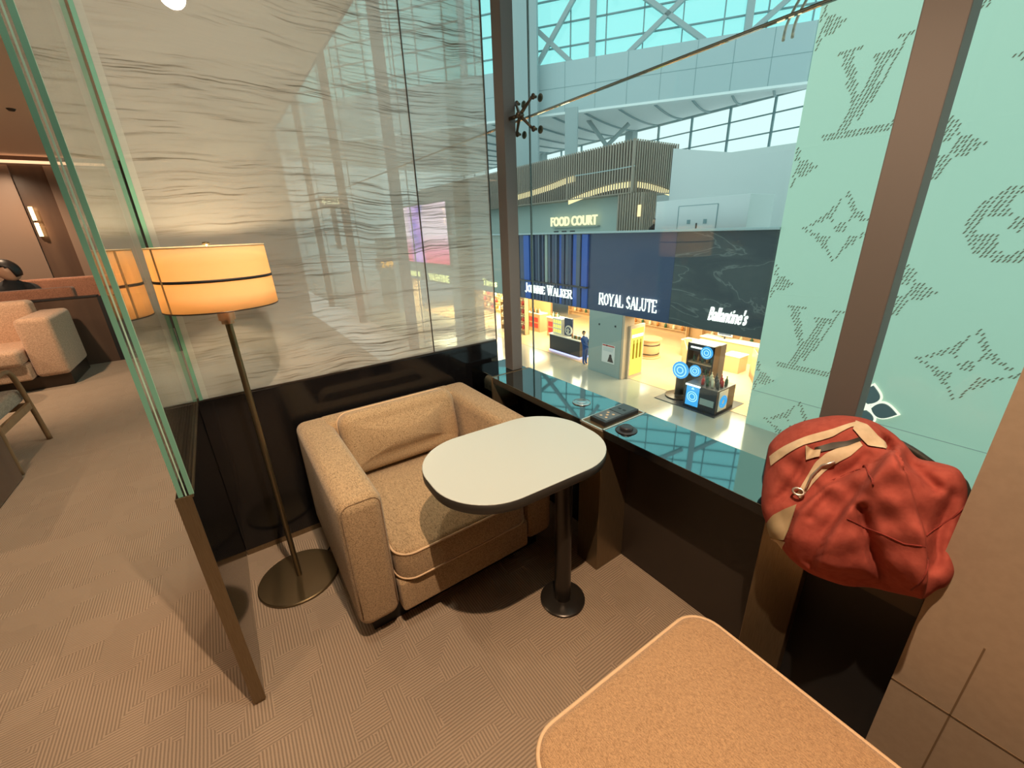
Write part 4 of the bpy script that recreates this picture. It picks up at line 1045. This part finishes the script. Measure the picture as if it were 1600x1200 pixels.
put_bottles([(16.6, 22.5+i*.5, z+.04) for z in zs for i in range(6)], 'bottle on the orange lit shelves left of the grey window post', 'bottles on the orange shelves', ['redpanel','bottle_a','bottle_w'], .36, .1)
for (yc, zc, w_, h_, txt, lab) in ((36.0,-1.88,2.5,.42,'VALENTINE','small yellow sign below the left half of the pink screen'), (31.1,-1.95,3.7,.55,'VALENTINE','wide yellow sign below the right half of the pink screen'), (23.4,-1.75,1.7,.42,'Times','yellow sign by the grey window post')):
    t = thing('shop_sign', lab, 'sign', (FX, yc, zc)); letters('lettering', txt, 'signyellow', w_, h_, V(FX-.03, yc, zc), FACE_W, t, extrude=.02, offset=.02)
# pink screen
ls = thing('video_screen', 'large pink and violet video screen seen through the partition glass', 'screen', (FX, 32.9, 1.3))
MB().box(FX-.10, FX-.01, 28.55, 37.15, -.95, 3.68).done('casing', 'dark', ls)
MB().box(FX-.01, FX+.3, 28.8, 36.9, 1.25, 3.6).done('support', 'dark', ls)
def led_mat():
    m = bpy.data.materials.new('screen_picture'); m.use_nodes = True; k = NT(m); k.t.nodes.remove(k.b)
    co = k.coord(); sx = k.n('ShaderNodeSeparateXYZ'); k.l(co, sx.inputs[0])
    g = k.math('DIVIDE', k.math('ADD', sx.outputs[2], .9), 4.5)
    bgc = k.ramp(g, [(0, (.85,.05,.12)), (.22, (.9,.18,.34)), (.5, (.95,.62,.75)), (1, (.95,.55,.70))])
    dy = k.math('ADD', sx.outputs[1], -34.3); nz = k.n('ShaderNodeTexNoise'); nz.inputs['Scale'].default_value = .8; k.l(co, nz.inputs[0])
    d = k.math('ADD', k.math('ABSOLUTE', dy), k.math('MULTIPLY', nz.outputs[0], 1.2))
    f = k.ramp(d, [(.0, (1,1,1)), (1.0, (0,0,0))]); 
    f2 = k.math('SUBTRACT', 2.3, d, True)
    pc = k.ramp(nz.outputs[0], [(.35, (.16,.10,.55)), (.5, (.45,.15,.75)), (.65, (.75,.35,.85))])
    e = k.n('ShaderNodeEmission'); e.inputs[1].default_value = 3.2; k.l(k.mix(f2, bgc, pc), e.inputs[0]); k.l(e.outputs[0], k.t.nodes['Material Output'].inputs[0]); return m
MB().box(FX-.115, FX-.10, 28.7, 37.0, -.83, 3.54).done('display', led_mat(), ls)
gn = thing('gate_sign', 'dark hanging sign with orange gate number 249', 'sign', (0, 0, 0))
gc = at(605, 413, y=36.0); gn.location = gc
MB().box(gc.x-.95, gc.x+.75, 36.02, 36.12, gc.z-.45, gc.z+.55, .01).done('board', 'greyclad', gn)
letters('lettering', '249', 'orange', 1.05, .50, V(gc.x, 36.0, gc.z), FACE_S, gn, extrude=.02, offset=.015)
MB().cyl((gc.x-.1,36.07,gc.z+.5),(gc.x-.1,36.07,gc.z+2.2),.04,8).done('hanger', 'dark', gn)
kc = at(518, 315, y=48.0)
ks = thing('food_sign', 'warm glowing Korean food court sign far along the upper floor', 'sign', kc)
MB().box(kc.x-1.2, kc.x+1.2, 48.03, 48.13, kc.z-.5, kc.z+.5, .01).done('board', 'slatback', ks)
letters('lettering', '푸드코트', 'signfar', 1.9, .60, V(kc.x, 48.0, kc.z), FACE_S, ks, extrude=.02, offset=.01)
MB().box(kc.x-.25, kc.x+.25, 48.03, 48.13, .2, kc.z-.5).done('post', 'slatback', ks)

# ---- food court
NX, NY = 20.0, 16.65
def L20(u, v): return at(u, v, x=NX)
ca = thing('slat_canopy', 'bronze slatted food court canopy with glowing curved bands', 'canopy', (22, 20, 3.2))
ZT, ZB = 5.80, 3.20
MB().box(NX+.11, 23.85, NY+.11, 46, ZB+.02, ZT-.05).done('core', 'slatback', ca)
arc1 = [at(u, v, x=NX+.07) for u, v in ((888,312),(912,302),(935,294),(962,287),(988,283))]
arc2 = [at(u, v, y=NY+.07) for u, v in ((993,283),(1015,287),(1035,293),(1053,300))]
arc0 = [at(u, v, x=NX+.07) for u, v in ((806,305),(830,298),(860,288),(882,279),(898,274))]
arc3 = [at(u, v, x=NX-.05) for u, v in ((898,274),(925,270),(960,264),(992,258))]
def zat(arc, ax, val):
    q = sorted(arc, key=lambda p: p[ax])
    if val <= q[0][ax] or val >= q[-1][ax]: return None
    for a, b_ in zip(q, q[1:]):
        if a[ax] <= val <= b_[ax]: return a.z+(b_.z-a.z)*(val-a[ax])/(b_[ax]-a[ax])
up_, lo_ = MB(), MB()
y = NY
while y < 45:
    z = zat(arc1, 1, y) or zat(arc0, 1, y)
    lo_.box(NX+.02, NX+.05, y, y+.085, ZB, (z if z else ZB+1.0)+.1)
    up_.box(NX-.04, NX+.0, y, y+.10, z if z else ZB, ZT)
    y += .2
x = NX
while x < 23.85:
    z = zat(arc2, 0, x)
    lo_.box(x, x+.085, NY+.02, NY+.05, ZB, (z if z else ZB+1.0)+.1)
    up_.box(x, x+.10, NY-.04, NY+.0, z if z else ZB, ZT)
    x += .2
up_.done('upper_slats', 'slat', ca); lo_.done('lower_slats', 'slat', ca)
def ribbon(arc, nm, d, h, m='led_warm'):
    b = MB(); pts = catmull([p[:] for p in arc], 5, False)
    b.loft([[p, p+d, p+d-V(0,0,h), p-V(0,0,h)] for p in pts], smooth=False); return b.done(nm, m, ca)
ribbon(arc1, 'glow_band', V(.03,0,0), .30); ribbon(arc2, 'glow_band', V(0,.03,0), .30); ribbon(arc0, 'glow_band', V(.03,0,0), .35)
ribbon(arc3, 'trim_line', V(.03,0,0), .05, 'truss')
MB().box(NX-.07, NX+.07, NY-.07, NY+.07, ZB, ZT).done('corner_post', 'slat', ca)
# wavy dark belt that dips across the slats
MB().box(NX, 23.85, NY, 46, ZB-.06, ZB).done('soffit', 'slat', ca)
sc2 = thing('slat_column', 'slatted bronze column under the corner of the food court canopy', 'column', (NX+.6, NY, .2))
b = MB(); 
MB().box(NX+.15, 21.2, 16.0, 17.7, .2, ZB-.05).done('core', 'slatback', sc2)
for i in range(10): b.box(NX+.05, NX+.15, 15.95+.18*i, 16.05+.18*i, .2, ZB-.06)
for i in range(7): b.box(NX+.1+.17*i, NX+.20+.17*i, 15.88, 16.0, .2, ZB-.06)
b.done('slats', 'slat', sc2); MB().box(NX-.02, NX+.02, 15.95, 16.15, 1.9, 2.5).done('wall_lamp', 'led_warm', sc2)
fw_ = MB().box(NX+1.2, NX+1.4, 17.7, 46, .2, ZB).done('wall_foodcourt', mat('foodcourt_wall', (.42,.52,.48), .5)); struct(fw_)
fs_ = thing('food_court_sign', 'warm glowing FOOD COURT sign under the slatted canopy', 'sign', (NX, 21.4, 1.8))
fc0, fc1 = at(861, 347, x=NX+.9), at(933, 343, x=NX+.9)
letters('lettering', 'FOOD COURT', 'signwarm', fc0.y-fc1.y, .62, V(NX+.9, (fc0.y+fc1.y)/2, (fc0.z+fc1.z)/2-.0), FACE_W, fs_, extrude=.05, offset=.02)
MB().box(NX+.95, NX+1.2, fc1.y, fc0.y, (fc0.z+fc1.z)/2-.42, (fc0.z+fc1.z)/2-.36).done('mounting_rail', 'greyclad', fs_)
# tables / chairs silhouettes by the rail
for i, yy in enumerate((18.2, 18.9, 19.6, 24.6, 27.0)):
    t = thing('cafe_chair', ['dark cafe chair behind the parapet, right of the glowing food court sign', 'dark cafe chair behind the parapet, second from the slatted column', 'dark cafe chair behind the parapet, third from the slatted column', 'dark cafe chair behind the parapet, left of the glowing food court sign', 'dark cafe chair behind the parapet, nearest the grey window post'][i], 'chair', (17.2, yy, .2), 'cafe chairs behind the parapet')
    MB().box(17.0, 17.45, yy-.2, yy+.2, .62, .67, .01).done('seat', 'dark', t); MB().box(17.0, 17.04, yy-.2, yy+.2, .8, 1.30, .015).done('backrest', 'dark', t)
    for dx in (.02, .42):
        for dy in (-.17, .17): MB().cyl((17.0+dx, yy+dy, .2), (17.0+dx, yy+dy, .82 if dx < .1 else .63), .014, 8).done('leg', 'dark', t)
# white kiosk box and upper walls
wb = thing('service_box', 'pale white service cabin on the upper floor left of the mint hoarding', 'cabin', (16.5, 10, .2))
MB().box(16.0, 17.8, 8.05, 11.95, .2, 2.35, .01).done('body', 'white', wb)
dr = MB().box(15.985, 16.0, 9.2, 10.85, .2, 2.10).done('door', 'white', wb)
b = MB(); 
for yy in (9.2, 10.85): b.box(15.975, 15.99, yy-.012, yy+.012, .2, 2.1)
b.box(15.975, 15.99, 9.2, 10.85, 2.09, 2.11); b.done('door_frame', 'frame_grey', wb)
for yy in (10.35, 9.65): MB().box(15.97, 15.985, yy-.07, yy+.07, 1.42, 1.58).done('door_notice', 'frame_grey', dr)
MB().box(15.97, 15.985, 9.97, 10.03, 1.25, 1.45).done('handle', 'dark', dr)
uw = MB(); a0, a1, a2 = at(1060, 232, x=21.0), at(1142, 238, x=21.0), at(1190, 232, x=21.0)
uw.prism([V(21, a0.y+.3, .2), V(21, a0.y+.3, a0.z+.05), V(21, a1.y, a1.z), V(21, 9.0, a2.z), V(21, 9.0, .2)], (1.0, 0, 0))
struct(uw.done('wall_upper', 'white'))
# hoarding with the printed pattern
HX = 14.45
hd_ = thing('hoarding', 'tall mint shop hoarding printed with hatched monogram pattern', 'hoarding', (HX, 0, FZ))
MB().box(HX, HX+1.9, -8, 6.21, FZ, 11).done('panels', 'hoard', hd_)
b = MB(); b.box(HX-.004, HX, -8, 6.21, -4.10, -4.085); b.done('panel_joint', 'greyclad', hd_)
def dashes(inside, w_, h_, c, name, wrap=False, sy=.105, sx=.092, lw=.034, ln=.115):
    b = MB(); row = 0; z = -h_/2
    while z <= h_/2:
        s_ = -w_/2+((row*.37) % 1.0)*sx
        while s_ <= w_/2:
            if inside(s_, z):
                jit = (R.random()-.5)*.025; L_ = ln*(.8+.4*R.random())
                q = []
                for a, t in ((-lw/2, -1), (lw/2, -1), (lw/2, 1), (-lw/2, 1)):
                    q.append((s_+a+t*L_*.24+jit, z+t*L_*.42))
                ys = [c[0]-s for s, _ in q]
                if max(ys) < 6.2 and min(ys) > -7.9: b.prism([V(HX, c[0]-s, c[1]+zz) for s, zz in q], (-.006, 0, 0))
                elif wrap and min(ys) > 6.22: b.prism([V(HX+(c[0]-s-6.21), 6.21, c[1]+zz) for s, zz in q], (0, .006, 0))
            s_ += sx
        z += sy; row += 1
    if len(b.bm.verts): return b.done(name, 'motif', hd_)
    b.bm.free()
def in_poly(P_):
    def f(x, y):
        c_ = False; n = len(P_); j = n-1
        for i in range(n):
            xi, yi = P_[i]; xj, yj = P_[j]
            if (yi > y) != (yj > y) and x < (xj-xi)*(y-yi)/(yj-yi)+xi: c_ = not c_
            j = i
        return c_
    return f
def quad(x0, y0, x1, y1, w0, w1=None):
    w1 = w1 or w0; dx, dy = x1-x0, y1-y0; L = math.hypot(dx, dy); nx, ny = -dy/L/2, dx/L/2
    return in_poly([(x0+nx*w0, y0+ny*w0), (x1+nx*w1, y1+ny*w1), (x1-nx*w1, y1-ny*w1), (x0-nx*w0, y0-ny*w0)])
lv_parts = [quad(-.72,.98,-.22,.98,.10), quad(-.55,.95,.03,-.62,.24,.14), quad(.02,-.66,.66,.98,.10), quad(.42,.97,.92,.97,.12),
            quad(.05,.66,.55,.66,.12), quad(.32,.66,-.28,-.85,.24), quad(-.72,-.93,.85,-.93,.13), quad(.72,-.95,.86,-.62,.12)]
def lv(x, y): return any(f(x, y) for f in lv_parts)
def star(x, y):
    r = math.hypot(x, y)
    if r < .13: return True
    ax_, ay = abs(x), abs(y)
    mx, mn = max(ax_, ay), min(ax_, ay)
    t = mn/max(mx, 1e-6)
    ca_, sa_ = mx/max(r, 1e-6), mn/max(r, 1e-6)
    R_ = .98/((ca_**.78+sa_**.78)**(1/.78))
    w_ = .15+.42*t**1.6
    return R_*(1-w_) < r < R_
def flower(x, y):
    r = math.hypot(x, y)
    if r < .16: return False
    for px, py in ((x, y), (y, x), (-x, y), (-y, x)):
        if px > .1:
            t = (px-.1)/.56
            if 0 < t < 1 and abs(py) < .21*math.sin(PI*t**.75)**.8: return True
    return False
def circ(x, y):
    r = math.hypot(x, y)
    if r < .15: return True
    if r > .80: return False
    th = math.atan2(y, x); pet = max(.0, abs(math.cos(2*th)))**.6*.62
    return r > pet and r > .2 if r < .66 else True
for (yc, zc, kind) in ((4.86,4.42,'lv'),(4.86,-2.07,'lv'),(4.70,1.18,'star'),(4.70,-5.0,'star'),(4.70,7.6,'star'),(1.45,-2.06,'star'),(1.45,1.18,'circ'),(1.45,4.42,'star'),(3.04,2.86,'fl'),(3.04,-.38,'fl'),(3.04,6.1,'fl'),(6.25,2.80,'fl'),(6.25,-.42,'fl'),(6.25,6.1,'fl'),(6.25,-3.6,'fl'),(-.2,2.86,'fl'),(-.2,-.38,'fl'),(-1.8,1.2,'star'),(-1.8,-2.0,'lv'),(7.5,4.42,'lv'),(7.5,1.18,'star')):
    fn, nm, w_, h_ = {'lv': (lv,'monogram',2.0,2.1), 'star': (star,'star_motif',2.0,1.9), 'fl': (flower,'flower_motif',1.4,1.4), 'circ': (circ,'circle_motif',1.7,1.7)}[kind]
    dashes(fn, w_, h_, (yc, zc), nm, True, sy=.088, sx=.080, lw=.030, ln=.078)
# lit flower sign
pf = thing('flower_emblem', 'dark four-petal flower emblem with a bright halo on the mint hoarding', 'emblem', (HX, 3.0, -3.65))
def petals(k, x0, x1, name, m):
    b = MB()
    for a0 in (0, PI/2, PI, 1.5*PI):
        pts = []
        for i in range(13):
            t = i/12; pts.append((.10+.56*t, .215*math.sin(PI*t**.8)))
        out2 = pts+[(x, -y) for x, y in reversed(pts[1:-1])]
        cx = .38
        b.prism([V(x0, 3.02-((cx+(x-cx)*k)*math.cos(a0)-y*k*math.sin(a0)), -3.66+(cx+(x-cx)*k)*math.sin(a0)+y*k*math.cos(a0)) for x, y in out2], (x1-x0, 0, 0))
    return b.done(name, m, pf)
petals(1.0, HX-.10, HX-.05, 'petals', mat('graphite_petal', (.10,.14,.15), .4)); petals(1.22, HX-.045, HX-.001, 'halo_panel', 'halo')
MB().cyl((HX-.10,3.02,-3.66), (HX-.05,3.02,-3.66), .08, 20).done('centre_boss', 'halo', pf)
# person by the service box
p3 = thing('person', 'dark-haired person standing behind the parapet next to the white cabin', 'person', (16.6, 12.35, .2))
skin('body', [((16.6,12.45,1.05), (.15,.12)), ((16.6,12.45,1.25), (.15,.11)), ((16.6,12.45,1.33), (.17,.11)), ((16.6,12.45,1.42), .06), ((16.6,12.45,1.48), .05), ((16.42,12.5,1.3), .07), ((16.38,12.5,1.02), .05), ((16.4,12.4,.8), .04), ((16.78,12.4,1.3), .07), ((16.8,12.4,1.02), .05), ((16.76,12.3,.8), .04), ((16.52,12.45,.95), .1), ((16.52,12.45,.6), .08), ((16.52,12.45,.25), .05), ((16.7,12.45,.95), .1), ((16.7,12.45,.6), .08), ((16.7,12.45,.25), .05)],
  [(0,1),(1,2),(2,3),(3,4),(2,5),(5,6),(6,7),(2,8),(8,9),(9,10),(0,11),(11,12),(12,13),(0,14),(14,15),(15,16)], 'cloth_black', p3)
head_parts(V(16.6,12.43,1.58), (-1,.2), .105, p3)

# ---- terminal roof and clerestory
TA = V(30, 37.19, 0); TU = V(.594, -.805, 0).normalized(); TN = V(.805, .594, 0).normalized()
def tp(s_, z, off=0): return TA+TU*s_+TN*off+V(0,0,z)
def tq(u, v, off=0):
    p = at_plane(u, v, TA+TN*off, TN); return ((p-TA).dot(TU), p.z)
S0, S1 = -40, 45
def tbox(b, s0, s1, z0, z1, o0, o1):
    b.prism([tp(s0,z0,o0), tp(s1,z0,o0), tp(s1,z1,o0), tp(s0,z1,o0)], TN*(o1-o0))
bd = thing('bulkhead', 'pale grey panelled bulkhead band below the upper windows', 'bulkhead', tp(5,12))
b = MB(); tbox(b, S0, 33, 12.06, 16.15, 0, .6); b.done('panels', 'bulk', bd)
b = MB()
for i in range(25): b.prism([tp(S0+2+i*2.9-.02,12.06,-.012), tp(S0+2+i*2.9+.02,12.06,-.012), tp(S0+2+i*2.9+.02,16.15,-.012), tp(S0+2+i*2.9-.02,16.15,-.012)], TN*.012)
tbox(b, S0, 33, 14.08, 14.12, -.012, 0); b.done('panel_joint', 'frame_grey', bd)
b = MB(); tbox(b, S0, 33, 11.86, 12.06, -.05, .6); b.done('bottom_edge', mat('bright_edge', (.85,.92,.92), .4), bd)
cw_ = thing('clerestory', 'upper clerestory window wall with crossed bracing', 'window wall', tp(5,16))
b = MB(); b.prism([tp(S0,16.15,1.2), tp(S1,16.15,1.2), tp(S1,42,1.2), tp(S0,42,1.2)], TN*.02); b.done('glazing', 'sky_glass', cw_)
b = MB()
i = 0
s_ = S0
while s_ < S1:
    big = (round((s_-S0)/3.3) % 3 == 0)
    tbox(b, s_-.05, s_+.05, 16.15, 42, .9, 1.1); s_ += 3.3
for z in [17.6+1.85*i for i in range(14)]: tbox(b, S0, S1, z-.05, z+.05, .9, 1.1)
b.done('mullions', 'frame_grey', cw_)
b = MB()
for s_ in (5.05, 17.95, -8, 31): tbox(b, s_-.28, s_+.28, 16.15, 42, .2, .8)
b.done('columns', 'truss', cw_)
def brace(a, c): MB().bar(tp(a[0], a[1], .5), tp(c[0], c[1], .5), .38, .38, up=TN).done('brace', 'truss', cw_)
for s_, d in ((-13.0, 12.9), (-.2-.2, 0), (0, 0)): pass
brace(tq(1000,-14), tq(1102,60)); brace(tq(975,86), tq(1070,-8)); brace((4.8,20.9+2), (-.6,15.9)); brace((-4, 22.4), tq(897,100)); brace((9.2-2.2,20.4),(3,27)); brace((18.2,16.2),(30,25)); brace((30,16.2),(18.2,25)); brace((5,25),(17,33)); brace((17,25),(5,33)); brace((-8,25),(4.6,33)); brace((4.6,25),(-8,33))
# pale columns in front
for (u0, u1, zb, lab, zt) in ((805,842,.2,'broad pale column rising to the roof right of the window clamp', 30), (885,904,.2,'slim pale column rising behind the slatted canopy', 12.0)):
    a_, b_ = at_plane(u0, 160, TA-TN*1.0, TN), at_plane(u1, 160, TA-TN*1.0, TN)
    sa, sb_ = (a_-TA).dot(TU), (b_-TA).dot(TU); b = MB(); tbox(b, sa, sb_, zb, zt, -1.6, -1.0); tag(b.done('column', 'truss'), lab, 'column')
vt = thing('strut', 'pale V-shaped strut holding up the curved soffit', 'strut', tp(6.9, 8.8, 5))
for u, v in ((921,190), (976,200)):
    p0 = at_plane(948, 228, TA+TN*5, TN); p1 = at_plane(u, v, TA+TN*5, TN); p0 = p0+(p0-p1)*.6
    MB().cyl(p0, p1+(p1-p0)*.15, .22, 12).done('leg', 'truss', vt)
MB().cyl((p0.x,p0.y,.2), p0, .30, 14).done('post', 'truss', vt)
# curved soffit from the bulkhead to the far window wall (x = 50)
sf_ = thing('curved_soffit', 'pale curved ceiling soffit with dark ribs below the bulkhead', 'soffit', tp(5, 12, 5))
b = MB(); rows = []; RD = V(.915, .403, 0)
def soff(s_, t):
    p0 = tp(s_, 12.08, .3); L_ = (49.7-p0.x)/RD.x
    q = p0+RD*L_*t; q.z = 12.08+1.1*t**2.2; return q
ss = [4.2+3.27*k/3 for k in range(-40, 24)]
ss = [q for q in ss if tp(q, 0, .3).x < 48.5]
rows = [[soff(q, j/10) for j in range(11)] for q in ss]
for dz in (0, .15):
    vv = [[b.bm.verts.new(p+V(0,0,dz)) for p in r] for r in rows]
    for r0, r1 in zip(vv, vv[1:]):
        for j in range(10): b.bm.faces.new((r0[j], r0[j+1], r1[j+1], r1[j]))
b.done('soffit_panels', 'ceil_white', sf_, smooth=True)
for q in [4.2+3.27*k for k in range(-12, 8)]:
    if tp(q, 0, .3).x < 48.5: MB().tube([soff(q, j/10)-V(0,0,.06) for j in range(11)], .10, 6).done('rib', 'frame_grey', sf_)
# far window wall, x = 50
fwn = thing('far_window_wall', 'bright white far window wall under the curved soffit', 'window wall', (50, 45, 9))
b = MB(); b.box(49.9, 50.1, 0, 90, 13.0, 13.5); b.box(49.9, 50.1, 0, 90, 8.2, 8.5)
b.done('head_rail', 'truss', fwn)
b = MB()
for y_ in [0+4.6*i+1.1 for i in range(20)]: b.box(49.85, 50.1, y_-.09, y_+.09, 8.4, 13.1)
for z in (9.9, 11.6): b.box(49.9, 50.05, 0, 90, z-.06, z+.06)
b.done('mullions', 'frame_grey', fwn)
b = MB()
for u in (946, 1000, 1098): pass
for y_ in (41.5, 60.0): b.box(48.6, 49.6, y_-.6, y_+.6, .2, 13)
b.done('piers', 'truss', fwn)
o = MB().box(50.0, 50.4, 0, 90, .2, 8.3).done('wall_far_terminal', 'white'); struct(o)
# ================================================================== LIGHT
w = bpy.data.worlds.new('sky'); SC.world = w; w.use_nodes = True
bgn = w.node_tree.nodes['Background']; bgn.inputs[0].default_value = (.86, .98, 1.0, 1); bgn.inputs[1].default_value = 1.14
def spot(name, p, target, power, col, size=70, blend=.4, rad=.03):
    l = bpy.data.lights.new(name, 'SPOT'); l.energy = power; l.color = col; l.spot_size = math.radians(size); l.spot_blend = blend; l.shadow_soft_size = rad
    o = bpy.data.objects.new(name, l); C.objects.link(o); o.location = p
    o.rotation_euler = (Vector(target)-Vector(p)).to_track_quat('-Z', 'Y').to_euler(); return o
def point(name, p, power, col, rad=.05):
    l = bpy.data.lights.new(name, 'POINT'); l.energy = power; l.color = col; l.shadow_soft_size = rad
    o = bpy.data.objects.new(name, l); C.objects.link(o); o.location = p; return o
def area(name, p, target, sx, sy, power, col):
    l = bpy.data.lights.new(name, 'AREA'); l.shape = 'RECTANGLE'; l.size = sx; l.size_y = sy; l.energy = power; l.color = col
    o = bpy.data.objects.new(name, l); C.objects.link(o); o.location = p
    o.rotation_euler = (Vector(target)-Vector(p)).to_track_quat('-Z', 'Y').to_euler(); return o
WARM = (1.0, .71, .47)
def down(name, p, t, w_, col=WARM, size=100, blend=.8, rad=.04): return spot(name, p, t, w_, col, size, blend, rad)
spot('downlight_booth', (.25, .10, 2.68), (.92, .98, .0), 215, WARM, 84, .55, .014)
spot('downlight_seat', (.70, -.1, 2.68), (.6, -.02, .4), 42, (1, .62, .36), 44, .7, .03)
down('downlight_aisle', (-1.2, 2.5, 2.68), (-1.0, 2.9, 0), 125, WARM, 84)
down('downlight_aisle', (-1.3, .5, 2.68), (-1.2, .6, 0), 72, WARM, 72)
down('downlight_aisle', (-3.0, 2.6, 2.68), (-3.0, 2.6, 0), 110)
down('downlight_sofa', (-2.0, 5.2, 2.68), (-2.1, 6.6, .3), 260)
down('downlight_sofa', (-3.6, 5.6, 2.68), (-3.4, 6.6, .3), 200)
down('downlight_far', (-2.4, 8.2, 2.68), (-2.3, 9.3, .9), 260)
down('downlight_neighbour', (.3, 3.6, 2.68), (.3, 3.6, 0), 110)
spot('fill_partition', (.15, .9, 2.68), (.25, 2.05, 1.6), 75, (1, .88, .70), 120, 1, .06)  # added fill spot that brightens the veined film, no fixture modelled
point('lamp_bulb', (lx, ly, 1.39), 9, (1, .72, .43), .02)
# shop ceiling lights
area('shop_light', (18.5, 18.5, -2.45), (18.5, 18.5, -5), 5, 7, 1200, (1, .84, .62))
area('shop_light', (18.3, 9.5, -2.45), (18.3, 9.5, -5), 5, 6, 1200, (1, .84, .62))
area('shop_light', (18.0, 30.5, -2.45), (18.0, 30.5, -5), 5, 12, 4500, (1, .75, .48))
vs = SC.view_settings
SC.display_settings.display_device = 'sRGB'
vs.view_transform = 'Standard'; vs.look = 'None'; vs.gamma = 1; vs.exposure = 0.0; vs.use_curve_mapping = False
SC.cycles.use_denoising = True
SC.cycles.max_bounces = 10; SC.cycles.transparent_max_bounces = 24; SC.cycles.glossy_bounces = 5; SC.cycles.transmission_bounces = 8
SC.cycles.sample_clamp_indirect = 6
